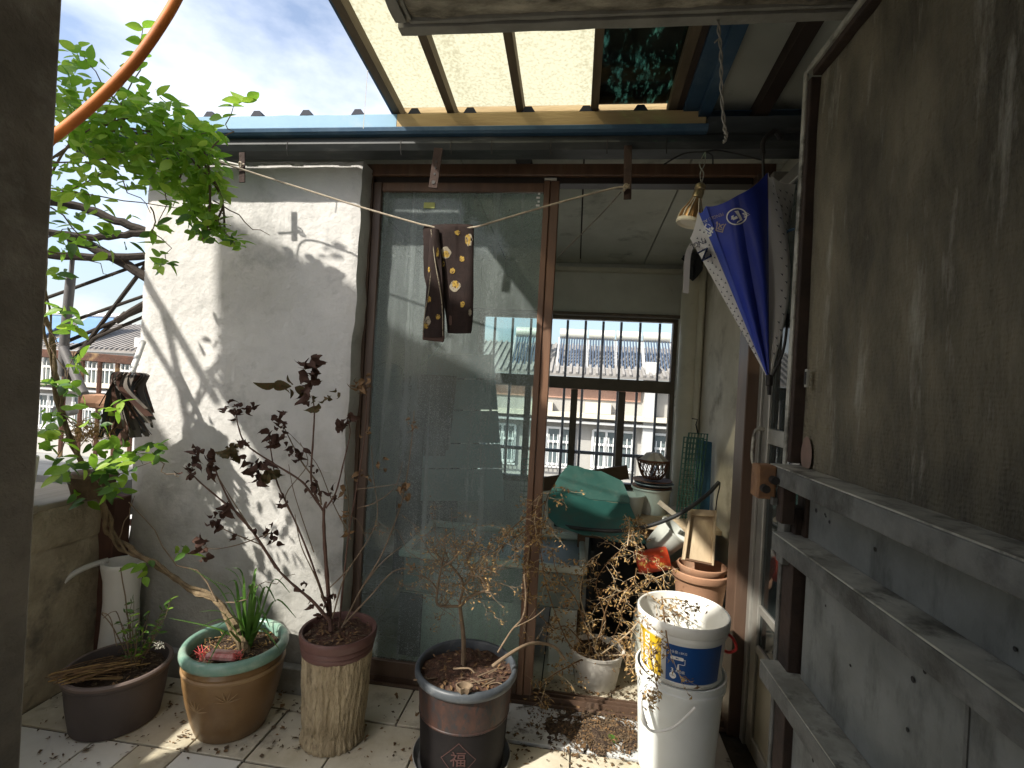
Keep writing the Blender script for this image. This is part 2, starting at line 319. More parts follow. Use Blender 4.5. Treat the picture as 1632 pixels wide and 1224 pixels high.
mat('pink_pack', (.60,.45,.42), (.35,.08,.07), scale=18, rough=.4)
mat('cloth_brown', (.013,.007,.006), (.021,.011,.009), scale=30, rough=.9, bump=.2, bscale=200, trans=.12)
mat('cloth_yellow', (.40,.27,.05), (.24,.15,.035), scale=110, rough=.9, trans=.15, c3=(.05,.028,.02), s3=130, lo3=.52, hi3=.58)
mat('cloth_cream', (.30,.27,.21), (.20,.17,.12), scale=90, rough=.9, trans=.15, c3=(.05,.028,.02), s3=120, lo3=.54, hi3=.6)
mat('cloth_edge', (.09,.055,.045), rough=.9, trans=.2)
mat('umbrella_blue', (.022,.040,.30), (.028,.05,.36), scale=5, rough=.38, spec=.5)
mat('umbrella_blue_light', (.05,.085,.42), rough=.38, spec=.5)
mat('umbrella_white', (.82,.80,.77), (.76,.74,.71), scale=6, rough=.6, trans=.25)
mat('umbrella_grey', (.76,.74,.72), (.68,.66,.64), scale=6, rough=.6)
mat('tag_white', (.66,.64,.6), rough=.5)
mat('far_wall', (.42,.40,.37), (.36,.345,.32), scale=.7, rough=.9, c3=(.30,.29,.27), s3=.5, lo3=.52, hi3=.7, a3=.6)
mat('far_wall_white', (.52,.52,.51), (.47,.47,.46), scale=.7, rough=.9)
mat('far_trim', (.60,.55,.45), rough=.9)
mat('far_brick', (.46,.27,.20), (.38,.23,.17), scale=3, rough=.9)
mat('far_roof', (.27,.25,.23), (.20,.19,.18), scale=2, rough=.9, bump=.6, bscale=6)
mat('far_roof_tile', (.30,.28,.26), (.23,.215,.2), scale=3, rough=.9)
mat('far_glass', (.10,.13,.14), (.16,.19,.19), scale=1.5, rough=.12, spec=.6)
mat('far_frame', (.72,.72,.70), rough=.7)
mat('solar_tube', (.06,.08,.12), (.08,.11,.16), scale=2, rough=.25, spec=.6)
mat('solar_tank', (.72,.70,.62), rough=.35, metal=.3)
mat('solar_frame', (.5,.5,.5), rough=.5, metal=.4)
mat('street', (.12,.12,.12), (.09,.09,.09), scale=1, rough=.9)
mat('post_grey', (.12,.115,.115), (.09,.085,.085), scale=9, rough=.6)
mat('sticker', (.45,.48,.16), rough=.6)

def special_glass():
    # dusty pane: clear tinted glass with a film of grime that catches the light
    m = bpy.data.materials.new('dusty_glass'); m.use_nodes = True; MAT['dusty_glass'] = m; t = m.node_tree; N = t.nodes; L = t.links; N.clear()
    out = N.new('ShaderNodeOutputMaterial'); tc = N.new('ShaderNodeTexCoord')
    def nz(scale, st, lo, hi, v0, v1, det=8, rough=.65):
        mp = N.new('ShaderNodeMapping'); mp.inputs['Scale'].default_value = st; L.new(tc.outputs['Object'], mp.inputs['Vector'])
        n = N.new('ShaderNodeTexNoise'); n.inputs['Scale'].default_value = scale; n.inputs['Detail'].default_value = det; n.inputs['Roughness'].default_value = rough; L.new(mp.outputs['Vector'], n.inputs['Vector'])
        r = N.new('ShaderNodeMapRange'); r.inputs['From Min'].default_value = lo; r.inputs['From Max'].default_value = hi; r.inputs['To Min'].default_value = v0; r.inputs['To Max'].default_value = v1
        L.new(n.outputs['Fac'], r.inputs['Value']); return r.outputs[0]
    a = nz(3.0, (1.6,1,.35), .35, .7, .18, .44); b = nz(260, (1,1,1), .5, .72, 0, .22, det=2); c = nz(7, (3.5,1,.12), .55, .75, 0, .22, det=5)
    s = N.new('ShaderNodeMath'); s.operation = 'ADD'; L.new(a, s.inputs[0]); L.new(b, s.inputs[1])
    s2 = N.new('ShaderNodeMath'); s2.operation = 'ADD'; s2.use_clamp = True; L.new(s.outputs[0], s2.inputs[0]); L.new(c, s2.inputs[1])
    tr = N.new('ShaderNodeBsdfTransparent'); tr.inputs['Color'].default_value = (.58,.76,.72,1)
    df = N.new('ShaderNodeBsdfDiffuse'); df.inputs['Color'].default_value = (.43,.49,.485,1)
    tl = N.new('ShaderNodeBsdfTranslucent'); tl.inputs['Color'].default_value = (.36,.45,.42,1)
    md = N.new('ShaderNodeMixShader'); md.inputs[0].default_value = .35; L.new(df.outputs[0], md.inputs[1]); L.new(tl.outputs[0], md.inputs[2])
    m1 = N.new('ShaderNodeMixShader'); L.new(s2.outputs[0], m1.inputs[0]); L.new(tr.outputs[0], m1.inputs[1]); L.new(md.outputs[0], m1.inputs[2])
    gl = N.new('ShaderNodeBsdfGlossy'); gl.inputs['Roughness'].default_value = .08; gl.inputs['Color'].default_value = (.9,.95,.95,1)
    fr = N.new('ShaderNodeFresnel'); fr.inputs['IOR'].default_value = 1.45; fm = N.new('ShaderNodeMath'); fm.operation = 'MULTIPLY'; fm.inputs[1].default_value = .45; L.new(fr.outputs[0], fm.inputs[0])
    m2 = N.new('ShaderNodeMixShader'); L.new(fm.outputs[0], m2.inputs[0]); L.new(m1.outputs[0], m2.inputs[1]); L.new(gl.outputs[0], m2.inputs[2])
    L.new(m2.outputs[0], out.inputs['Surface'])
    def clear(name, col, ior=1.45, film=0, fcol=(.5,.5,.5)):
        m = bpy.data.materials.new(name); m.use_nodes = True; MAT[name] = m; t = m.node_tree; N = t.nodes; L = t.links; N.clear()
        out = N.new('ShaderNodeOutputMaterial'); tr = N.new('ShaderNodeBsdfTransparent'); tr.inputs['Color'].default_value = c4(col)
        gl = N.new('ShaderNodeBsdfGlossy'); gl.inputs['Roughness'].default_value = .03; fr = N.new('ShaderNodeFresnel'); fr.inputs['IOR'].default_value = ior
        df = N.new('ShaderNodeBsdfDiffuse'); df.inputs['Color'].default_value = c4(fcol); m0 = N.new('ShaderNodeMixShader'); m0.inputs[0].default_value = film
        L.new(tr.outputs[0], m0.inputs[1]); L.new(df.outputs[0], m0.inputs[2])
        mx = N.new('ShaderNodeMixShader'); L.new(fr.outputs[0], mx.inputs[0]); L.new(m0.outputs[0], mx.inputs[1]); L.new(gl.outputs[0], mx.inputs[2]); L.new(mx.outputs[0], out.inputs['Surface'])
    clear('window_glass', (.93,.96,.97), 1.35, .05)
    clear('door_glass', (.20,.26,.26), 1.5, .2, (.12,.15,.15))
    # translucent fibreglass sheet
    m = bpy.data.materials.new('fibreglass'); m.use_nodes = True; MAT['fibreglass'] = m; t = m.node_tree; N = t.nodes; L = t.links; N.clear()
    out = N.new('ShaderNodeOutputMaterial'); tc = N.new('ShaderNodeTexCoord')
    n = N.new('ShaderNodeTexNoise'); n.inputs['Scale'].default_value = 95; n.inputs['Detail'].default_value = 4; L.new(tc.outputs['Object'], n.inputs['Vector'])
    mp = N.new('ShaderNodeMapping'); mp.inputs['Scale'].default_value = (7, .8, 1); L.new(tc.outputs['Object'], mp.inputs['Vector'])
    n2 = N.new('ShaderNodeTexNoise'); n2.inputs['Scale'].default_value = 1.3; n2.inputs['Detail'].default_value = 3; L.new(mp.outputs['Vector'], n2.inputs['Vector'])
    r2 = N.new('ShaderNodeMapRange'); r2.inputs['From Min'].default_value = .5; r2.inputs['From Max'].default_value = .72; r2.inputs['To Min'].default_value = .0; r2.inputs['To Max'].default_value = .13; L.new(n2.outputs['Fac'], r2.inputs['Value'])
    ad = N.new('ShaderNodeMath'); ad.operation = 'ADD'; L.new(n.outputs['Fac'], ad.inputs[0]); L.new(r2.outputs[0], ad.inputs[1])
    r = N.new('ShaderNodeValToRGB'); r.color_ramp.elements[0].position = .48; r.color_ramp.elements[1].position = .74
    r.color_ramp.elements[0].color = (.56,.53,.36,1); r.color_ramp.elements[1].color = (.40,.37,.23,1); L.new(ad.outputs[0], r.inputs['Fac'])
    tl = N.new('ShaderNodeBsdfTranslucent'); L.new(r.outputs['Color'], tl.inputs['Color'])
    df = N.new('ShaderNodeBsdfDiffuse'); L.new(r.outputs['Color'], df.inputs['Color'])
    tr = N.new('ShaderNodeBsdfTransparent'); tr.inputs['Color'].default_value = (.9,.86,.66,1)
    m1 = N.new('ShaderNodeMixShader'); m1.inputs[0].default_value = .22; L.new(tl.outputs[0], m1.inputs[1]); L.new(df.outputs[0], m1.inputs[2])
    m2 = N.new('ShaderNodeMixShader'); m2.inputs[0].default_value = .12; L.new(m1.outputs[0], m2.inputs[1]); L.new(tr.outputs[0], m2.inputs[2])
    L.new(m2.outputs[0], out.inputs['Surface'])
    # dark green moss-stained glass
    m = bpy.data.materials.new('mossy_glass'); m.use_nodes = True; MAT['mossy_glass'] = m; t = m.node_tree; N = t.nodes; L = t.links; N.clear()
    out = N.new('ShaderNodeOutputMaterial'); tc = N.new('ShaderNodeTexCoord')
    n = N.new('ShaderNodeTexNoise'); n.inputs['Scale'].default_value = 14; n.inputs['Detail'].default_value = 12; n.inputs['Roughness'].default_value = .78; mpm = N.new('ShaderNodeMapping'); mpm.inputs['Scale'].default_value = (1.6, .55, 1); L.new(tc.outputs['Object'], mpm.inputs['Vector']); L.new(mpm.outputs['Vector'], n.inputs['Vector'])
    r = N.new('ShaderNodeValToRGB'); r.color_ramp.elements[0].position = .53; r.color_ramp.elements[1].position = .70
    r.color_ramp.elements[0].color = (0,0,0,1); r.color_ramp.elements[1].color = (.6,.6,.6,1); L.new(n.outputs['Fac'], r.inputs['Fac'])
    df = N.new('ShaderNodeBsdfPrincipled'); df.inputs['Base Color'].default_value = (.012,.016,.012,1); df.inputs['Roughness'].default_value = .15
    tr = N.new('ShaderNodeBsdfTransparent'); tr.inputs['Color'].default_value = (.16,.42,.22,1)
    m1 = N.new('ShaderNodeMixShader'); L.new(r.outputs['Color'], m1.inputs[0]); L.new(df.outputs[0], m1.inputs[1]); L.new(tr.outputs[0], m1.inputs[2]); L.new(m1.outputs[0], out.inputs['Surface'])
special_glass()

# ================================================================== STRUCTURE
def wobbly(mb, x0, x1, z0, z1, y0, y1, nx, nz, amp, edge, seed=0):
    """hand-trowelled wall block: front face at y0 uneven, silhouette edges uneven"""
    o = len(mb.v); rows = nz + 1; cols = nx + 1
    def P(i, k, y, a):
        x = x0 + (x1 - x0) * i / nx; z = z0 + (z1 - z0) * k / nz
        e = noise.noise(Vector((x*3+seed, z*5, y*0+seed))) ; e2 = noise.noise(Vector((x*11+seed, z*13, 3.3)))
        dx = edge * (e + .5*e2) if i in (0, nx) else 0
        dz = edge * (noise.noise(Vector((x*6, 7.7+seed, 0))) + .6*noise.noise(Vector((x*19, 2.7+seed, 0)))) if k == nz else 0
        dy = a * (noise.noise(Vector((x*2.5, z*2.5, seed))) + .35*noise.noise(Vector((x*9, z*9, seed))))
        r = min(i, nx - i) == 0 or k == nz
        return (x + dx, y + dy + (.006 if r and y == y0 else 0), z + dz)
    v = [P(i, k, y0, amp) for k in range(rows) for i in range(cols)] + [P(i, k, y1, 0) for k in range(rows) for i in range(cols)]
    n = rows * cols; f = []
    for k in range(nz):
        for i in range(nx):
            a = k*cols+i; f.append((a, a+1, a+cols+1, a+cols)); f.append((n+a, n+a+cols, n+a+cols+1, n+a+1))
    for k in range(nz):
        a = k*cols; f.append((a, a+cols, n+a+cols, n+a)); a = k*cols+nx; f.append((a, n+a, n+a+cols, a+cols))
    for i in range(nx):
        a = nz*cols+i; f.append((a, a+1, n+a+1, n+a)); f.append((i, n+i, n+i+1, i+1))
    mb.add(v, f); return mb

# ---- street far below and the terrace floor
tag(MB().box(-140, 140, 5, 160, -9.2, -9).build('street', 'street'), kind='structure')
floor = tag(MB().box(-1.99, 1.3, -2.6, 3.75, -.2, -.004).build('floor', 'grout'), kind='structure')
def tiles(rows):
    for (y0, y1, xs, mats, h) in rows:
        for i in range(len(xs) - 1):
            g = .003; t = MB(); dz = rnd(-.0015, .0015)
            t.box(xs[i]+g, xs[i+1]-g, y0+g, y1-g, -.006, h + dz)
            t.build('tile', mats[i % len(mats)], floor, bevel=.0015)
xa = [-1.93, -1.566, -1.247, -1.026, -.762, -.49, -.22, .05, .315, .58, .78]
xb = [-1.93, -1.566, -1.409, -1.247, -1.026, -.762, -.49, -.22, .05, .315, .58, .78]
tiles([(1.548, 1.81, xa, ['tile'], .004), (1.284, 1.545, xb, ['tile_clean', 'tile_clean', 'tile', 'tile_clean', 'tile', 'tile'], .004)])
for j in range(5):
    tiles([(1.282 - .264*(j+1), 1.282 - .264*j - .003, [-1.93, -1.66, -1.40, -1.13, -.87, -.6, -.34, -.08, .19, .45, .7], ['tile_clean', 'tile'], .004)])
tiles([(1.815, 2.035, [-.93, -.60, -.30], ['tile'], .004)])
tiles([(1.815, 2.03, [-.215, .10], ['stone_white'], .008), (1.815, 2.03, [.105, .36, .62], ['stone_white'], .005)])
for (x0, x1) in ((-1.9, -1.45), (-1.445, -.935)):
    t = MB().box(x0, x1, 1.815, 1.9, -.006, .004); t.build('tile', 'tile', floor)
for i in range(9):      # tiles inside the shed
    for j in range(5):
        t = MB().box(-1.88 + .3*i + .003, -1.88 + .3*i + .297, 2.13 + .295*j, 2.13 + .295*j + .289, -.006, .003); t.build('tile', 'tile', floor)

# ---- the house whose doorway the view is taken from
house = thing('house', 'dark house doorway jamb at the left edge of the view', 'house', (0, 0, 0))
w_ = MB(); wobbly(w_, 0, 1, 0, 1, 0, 1, 2, 2, 0, 0)
MB().box(-.80, -.60, -2.5, .5, 0, 2.199).build('jamb_wall', 'jamb', house, bevel=.006)
MB().box(.56, .78, -2.5, .345, 0, 2.199).build('side_wall', 'room_wall', house)
bk_ = MB()
for q in ((-.8, -.62, 0, 2.199), (.6, .78, 0, 2.199), (-.619, .599, 0, .5), (-.619, .599, 2.15, 2.199)): bk_.box(q[0], q[1], -2.6, -2.502, q[2], q[3])  # wide opening left in this unseen wall, added to light the jamb and door
bk_.build('back_wall', 'room_wall', house)
for x in (-.619, -.02, .569): MB().box(x, x+.03, -2.57, -2.53, .501, 2.149).build('light_opening_bar', 'aluminium', house)  # bars across the added light opening
MB().box(-.85, .8, -2.6, .29, 2.2, 2.3).build('ceiling', 'room_wall', house)
# added blocker behind the jamb, out of the frame: cut to shade the white wall
nb = thing('shade_blocker', 'added wall panels out of view, shaped to shade the white wall', 'house', (-2, .45, 0))
MB().prism([(x, .40, z) for x, z in ((-2.886, 3.668), (-1.475, 3.026), (-1.475, 0), (-2.22, 0), (-2.246, 2.111), (-2.844, 2.977))], (0, .1, 0)).build('shade_panel', 'plaster_old', nb, fix=True)
MB().prism([(x, .40, z) for x, z in ((-3.16, 2.86), (-2.60, 2.16), (-2.60, 0), (-4.5, 0), (-4.5, 2.88))], (0, .1, 0)).build('low_shade_panel', 'plaster_old', nb, fix=True)
MB().hexa([(-2.93,.3,3.69),(-1.44,.3,3.01),(-1.44,.497,3.01),(-2.93,.497,3.69),(-2.93,.3,3.72),(-1.44,.3,3.04),(-1.44,.497,3.04),(-2.93,.497,3.72)]).build('shade_panel_edge', 'far_roof', nb)

# concrete canopy slab over the doorway
slab = thing('canopy_slab', 'weathered concrete canopy slab with moulded rim overhead', 'canopy', (0, .8, 2.2))
sx0, sx1, sy0, sy1 = -.505, 1.05, .295, 1.268
s = MB(); nx, ny = 60, 40
for j in range(ny+1):
    for i in range(nx+1):
        x = sx0+.02 + (sx1-sx0-.04)*i/nx; y = sy0 + (sy1-sy0-.02)*j/ny
        s.v.append(Vector((x, y, 2.210 + .008*noise.noise(Vector((x*5,y*9,0))) + .007*noise.noise(Vector((x*22,y*30,4))))))
for j in range(ny):
    for i in range(nx):
        a = j*(nx+1)+i; s.f.append((a, a+nx+1, a+nx+2, a+1))
s.box(sx0+.002, sx1, sy0, sy1-.002, 2.232, 2.30)
s.build('slab_body', 'slab', slab, smooth=True)
def rimbar(p, q, w_, z0, z1, name, mt, seed):
    mb = MB(); n = 40; p = Vector(p); q = Vector(q); d = (q-p).normalized(); sd_ = Vector((d.y, -d.x, 0)); o = 0
    for i in range(n+1):
        c = p.lerp(q, i/n); e = .004*noise.noise(Vector((i*.35, seed, 0))); e2 = .004*noise.noise(Vector((i*.4, seed, 5)))
        for (a, z) in ((0+e, z0+e2*.6), (w_+e2, z0), (w_+e2, z1), (0+e, z1)):
            v = c + sd_*a; mb.v.append(Vector((v.x, v.y, z)))
    for i in range(n):
        for k in range(4):
            k2 = (k+1) % 4; mb.f.append((i*4+k, i*4+k2, i*4+4+k2, i*4+4+k))
    mb.f.append((0,1,2,3)); mb.f.append((n*4+3, n*4+2, n*4+1, n*4)); return mb.build(name, mt, slab, fix=True)
rimbar((sx1, sy1, 0), (sx0, sy1, 0), -.030, 2.199, 2.231, 'rim', 'slab_rim', 1)
rimbar((sx0, sy0, 0), (sx0, sy1-.046, 0), .028, 2.200, 2.231, 'rim', 'slab_rim', 2)
rimbar((sx1, sy1-.036, 0), (sx0+.036, sy1-.036, 0), -.010, 2.203, 2.23, 'bead', 'slab_rim', 3)
rimbar((sx0+.034, sy0, 0), (sx0+.034, sy1-.048, 0), .009, 2.204, 2.23, 'bead', 'slab_rim', 4)

# right side wall of the terrace (behind the doors)
sw = thing('terrace_side_wall', 'dull plastered side wall behind the open iron door', 'wall', (.85, 1.2, 0))
MB().box(.785, .95, .35, 1.90, 0, 2.32).build('wall_face', 'room_wall', sw)

# ---- parapet at the left, with its ledge
par = thing('parapet', 'weathered brown parapet wall below the ledge at left', 'wall', (-2.05, 1.5, 0))
p_ = MB(); o = 0
def parface(y0, y1, z0, z1, name):
    mb = MB(); ny, nz = 24, 12
    for k in range(nz+1):
        for j in range(ny+1):
            y = y0 + (y1-y0)*j/ny; z = z0 + (z1-z0)*k/nz
            edge = .006 if (k in (0, nz) or j in (0, ny)) else 0
            mb.v.append(Vector((-1.93 - edge + .006*noise.noise(Vector((y*6, z*6, 1))) + .004*noise.noise(Vector((y*22, z*22, 2))), y, z)))
    for k in range(nz):
        for j in range(ny):
            a = k*(ny+1)+j; mb.f.append((a, a+1, a+ny+2, a+ny+1))
    mb.build(name, 'parapet', par, smooth=True, angle=70)
parface(.3, 1.94, .582, .735, 'block'); parface(.3, 1.94, .0, .576, 'block')
MB().box(-2.20, -1.94, .3, 1.945, -.2, .73).build('core', 'parapet', par)
MB().box(-2.75, -1.915, .45, 1.60, .735, .765).build('ledge_board', 'wood_grey', par, bevel=.004)
MB().box(-2.75, -1.93, 1.605, 1.93, .735, .757).build('ledge_board', 'wood_grey', par, bevel=.004)
MB().box(-1.99, -1.872, 1.86, 1.943, 0, .734).build('post', 'mop_brown', par, bevel=.004)

# ---- the shed with its white front wall
shed = thing('shed', 'white plastered shed with blue sheet roof edge and gutter', 'shed', (-.5, 2.8, 0))
m_ = MB(); wobbly(m_, -1.885, -.915, 0, 2.175, 1.95, 2.125, 40, 80, .007, .012, 1.3); m_.build('front_wall', 'plaster_white', shed, smooth=True, angle=50, fix=True)
MB().box(-1.88, -.885, 1.905, 1.944, -.003, .105).build('kerb', 'concrete_grey', shed, bevel=.004)
MB().box(-1.885, -1.76, 2.13, 3.598, 0, 2.2).build('side_wall', 'inner_white', shed)
MB().box(.80, .95, 1.905, 3.75, 0, 2.3).build('side_wall', 'inner_plaster', shed)
bw = MB(); 
for q in ((-1.9, -.73, 0, 2.3), (.68, .799, 0, 2.3), (-.729, .679, 1.815, 2.3), (-.729, .679, 0, .60)):
    bw.box(q[0], q[1], 3.6, 3.75, q[2], q[3])
bw.build('back_wall', 'inner_white', shed)
# ceiling boards with open seams
cx = [-1.75, -1.15, -.55, -.02, .42, .80]
for i in range(5):
    x0, x1 = cx[i]+.004, cx[i+1]-.004
    MB().hexa([(x0,1.87,2.275),(x1,1.87,2.275),(x1,3.60,2.185),(x0,3.60,2.185),(x0,1.87,2.295),(x1,1.87,2.295),(x1,3.60,2.205),(x0,3.60,2.205)]).build('ceiling_board', 'ceiling', shed)
MB().hexa([(-1.75,1.87,2.30),(.8,1.87,2.30),(.8,3.75,2.21),(-1.75,3.75,2.21),(-1.75,1.87,2.305),(.8,1.87,2.305),(.8,3.75,2.215),(-1.75,3.75,2.215)]).build('roof_deck', 'beam_dark', shed)
a = aY(835, 250, 2.10); MB().box(a.x-.032, a.x+.032, 1.96, 2.25, 2.235, 2.258).build('purlin', 'beam_dark', shed)
MB().box(-.25, .799, 3.54, 3.597, 2.12, 2.145).build('cornice', 'inner_plaster', shed)
# corrugated roof sheet: ribs stand up behind the flashing
MB().hexa([(-2.1,1.835,2.297),(.9,1.835,2.297),(.9,3.9,2.23),(-2.1,3.9,2.23),(-2.1,1.835,2.300),(.9,1.835,2.300),(.9,3.9,2.233),(-2.1,3.9,2.233)]).build('roof_sheet', 'blue_steel', shed)
for px in (245, 337, 412, 490, 572, 662, 750, 842, 934, 1020):
    c = aY(px, 184, 1.84).x; mb = MB()
    prof = [(-.026,0),(-.012,.021),(.012,.021),(.026,0)]
    mb.prism([(c+x, 1.828, 2.300+z) for x, z in prof], (0, 2.0, -.066)); mb.build('roof_rib', 'roof_rib', shed, fix=True)
fl = MB(); n = 60
for i in range(n+1):
    x = -2.1 + 1.37*i/n; e = .0035*noise.noise(Vector((x*5, 0, 0))); fl.v += [Vector((x, 1.822+e, 2.223)), Vector((x, 1.826+e, 2.298 + .004*noise.noise(Vector((x*8, 3, 0)))))]
for i in range(n): fl.f.append((2*i, 2*i+2, 2*i+3, 2*i+1))
fl.build('flashing', 'fascia_blue', shed, smooth=True)
MB().box(-.728, .40, 1.822, 1.832, 2.232, 2.297).build('flashing_lit', 'yellow_lit_trim', shed, bevel=.002)  # rest of the flashing; yellow light from the roof sheets put into its colour
gp = [(1.79, 2.232), (1.782, 2.226), (1.785, 2.214), (1.793, 2.206), (1.82, 2.204), (1.86, 2.206), (1.86, 2.232)]
gm = MB().prism([(-2.1, y, z) for y, z in gp], (2.50, 0, 0)); gm.build('gutter_lip', 'blue_steel', shed, fix=True)
MB().prism([(-2.1, y, z) for y, z in ((1.812,2.203),(1.808,2.178),(1.822,2.158),(1.90,2.158),(1.90,2.203))], (2.9, 0, 0)).build('gutter', 'gutter_dark', shed, fix=True)
MB().box(.402, .80, 1.80, 1.895, 2.2035, 2.26).build('gutter_end', 'gutter_dark', shed)
for px in (457, 638, 718, 783, 877, 967, 1062):
    a = aY(px, 240, 1.80); MB().tube([(a.x, 1.801, 2.185), (a.x, 1.800, 2.155), (a.x+.002, 1.806, 2.135)], .002, 5).build('gutter_hook', 'black_iron', shed)

# ---- sliding door: bronze frame, one leaf pushed to the left
sdr = thing('sliding_door', 'bronze framed sliding door with dusty greenish glass', 'door', (-.5, 2.08, 0))
MB().box(-.945, .72, 2.045, 2.125, 2.158, 2.207).build('frame_head', 'bronze_warm', sdr, bevel=.003)
MB().box(-.90, .64, 2.062, 2.12, 2.132, 2.157).build('head_track', 'bronze_dark', sdr)
MB().box(-.945, -.908, 2.05, 2.125, -.003, 2.157).build('frame_jamb', 'bronze', sdr, bevel=.002)
MB().box(.645, .715, 2.02, 2.13, -.003, 2.157).build('frame_jamb', 'bronze', sdr, bevel=.003)
for (y, z) in ((2.035, .018), (2.062, .030), (2.09, .030), (2.118, .024)):
    MB().box(-.905, .642, y-.004, y+.004, .007, z).build('track_rail', 'bronze', sdr)
MB().box(-.907, .644, 2.031, 2.125, -.002, .0065).build('sill', 'bronze_dark', sdr)
leaf = MB()
MB().box(-.905, -.868, 2.05, 2.08, .032, 2.131).build('stile', 'bronze', sdr, bevel=.003)
MB().box(-.175, -.150, 2.047, 2.082, .032, 2.140).build('stile', 'bronze_warm', sdr, bevel=.003)
MB().box(-.1485, -.112, 2.052, 2.086, .032, 2.140).build('stile', 'bronze_warm', sdr, bevel=.003)
MB().box(-.1745, -.125, 2.0485, 2.081, 2.1405, 2.1495).build('stile_cap', 'string_white', sdr)
MB().box(-.867, -.176, 2.052, 2.078, 2.093, 2.1305).build('top_rail', 'bronze_warm', sdr, bevel=.002)
MB().box(-.867, -.176, 2.052, 2.078, .033, .100).build('bottom_rail', 'bronze', sdr, bevel=.002)
pane = MB().add([(-.8675,2.066,.0995),(-.1755,2.066,.0995),(-.1755,2.066,2.0935),(-.8675,2.066,2.0935)], [(0,1,2,3)]).build('pane', 'dusty_glass', sdr)
a = aY(684, 327, 2.06); MB().box(a.x-.024, a.x+.024, 2.0605, 2.063, a.z-.012, a.z+.012).build('sticker', 'sticker', pane)
a = aY(858, 318, 2.06)
for dz in (-.024, -.008, .008, .024):
    MB().box(a.x-.006-.003*math.sin(dz*200), a.x+.006, 2.0605, 2.0625, a.z+dz-.004, a.z+dz+.004).build('price_mark', 'ink_white', pane)

# ---- barred window in the back wall of the shed
win = thing('barred_window', 'brown framed shed window with vertical steel security bars', 'window', (0, 3.65, .6))
X0, X1 = -.73, .68
def wbox(n, x0, x1, y0, y1, z0, z1, m='bronze_dark2'): return MB().box(x0, x1, y0, y1, z0, z1).build(n, m, win, bevel=.002)
mat('bronze_dark2', (.17,.13,.095), (.12,.095,.07), scale=9, rough=.5)
mat('bar_grey', (.30,.30,.33), (.24,.24,.27), scale=9, rough=.5, metal=.3)
wbox('frame', X0, X1, 3.62, 3.68, 1.79, 1.8145); wbox('frame', X0, X0+.035, 3.62, 3.68, .601, 1.7895); wbox('frame', X1-.03, X1, 3.62, 3.68, .601, 1.7895); wbox('frame', X0+.036, X1-.031, 3.62, 3.68, .601, .64)
wbox('transom', X0+.036, X1-.031, 3.61, 3.69, 1.29, 1.375)
for px in (912, 988): 
    a = aY(px, 690, 3.64); wbox('mullion', a.x-.024, a.x+.024, 3.622, 3.678, .641, 1.289)
a = aY(838, 690, 3.64); wbox('mullion', a.x-.022, a.x+.022, 3.622, 3.678, .641, 1.289)
g = aY(970, 724, 3.72)
wbox('cross_bar', X0, X1, 3.715, 3.735, g.z-.012, g.z+.012, 'bar_grey')
for i, px in enumerate((762, 790, 818, 847, 876, 905, 933.5, 961.5, 990, 1020, 1051)):
    a = aY(px, 520, 3.725); MB().tube([(a.x, 3.7, .601), (a.x, 3.7, 1.79)], .0095, 8).build('bar', 'bar_grey', win, smooth=True)
for (x0, x1, z0, z1) in ((X0+.036, X1-.031, 1.376, 1.789), (X0+.036, X1-.031, .641, 1.289)):
    MB().add([(x0,3.65,z0),(x1,3.65,z0),(x1,3.65,z1),(x0,3.65,z1)], [(0,1,2,3)]).build('pane', 'window_glass', win)
MB().box(X0-.05, X1+.02, 3.57, 3.62, 1.8155, 1.835).build('lintel_edge', 'bronze_dark2', win)

# ---- lean-to roof over the terrace: rafters and translucent sheets, opaque boards at the right
roof = thing('terrace_roof', 'lean-to terrace roof of yellow translucent sheets on brown rafters', 'roof', (-.2, 1.5, 2.3))
def rz(y): return 2.318 + .105*(1.85 - y)
Y0r, Y1r = .22, 1.885
def sloped(n, x0, x1, dz0, dz1, m, y0=Y0r, y1=Y1r):
    return MB().hexa([(x0,y0,rz(y0)+dz0),(x1,y0,rz(y0)+dz0),(x1,y1,rz(y1)+dz0),(x0,y1,rz(y1)+dz0),(x0,y0,rz(y0)+dz1),(x1,y0,rz(y0)+dz1),(x1,y1,rz(y1)+dz1),(x0,y1,rz(y1)+dz1)]).build(n, m, roof)
rx = [-.735, -.524, -.261, .011, .285]
for i, x in enumerate(rx): sloped('rafter', x-.014, x+.014, -.012, .03, 'rafter')
sloped('edge_trim', rx[0]-.026, rx[0]-.016, -.006, .045, 'blue_steel')
for i in range(4):
    mb = MB(); x0, x1 = rx[i]+.005, rx[i+1]-.005; n = 14
    for k in range(n+1):
        x = x0 + (x1-x0)*k/n; dz = .034
        for y in (Y0r, Y1r-.01): mb.v.append(Vector((x, y, rz(y)+dz)))
    for k in range(n): mb.f.append((2*k, 2*k+2, 2*k+3, 2*k+1))
    mb.build('roof_panel', 'fibreglass' if i < 3 else 'mossy_glass', roof, smooth=True)
sloped('side_rafter', .30, .318, -.02, .03, 'beam_dark'); sloped('blue_beam', .372, .412, -.05, -.006, 'blue_steel')
sloped('blue_beam', .32, .371, -.03, .0, 'blue_steel')
for (x0, x1) in ((.413, .57), (.575, .90)): sloped('ceiling_board', x0, x1, .0, .015, 'ceiling_right')
for (x0, x1) in ((.30, .9),): sloped('top_sheet', x0, x1, .03, .04, 'beam_dark')
sloped('beam', .555, .60, -.055, -.002, 'beam_dark')
MB().box(-.745, .30, 1.887, 1.897, 2.2965, 2.356).build('end_batten', 'yellow_lit_trim', roof)
MB().box(.302, .9, 1.887, 1.897, 2.2965, 2.36).build('end_board', 'beam_dark', roof)
a = aY(585, 100, 1.50); b = aY(580, 205, 1.52)
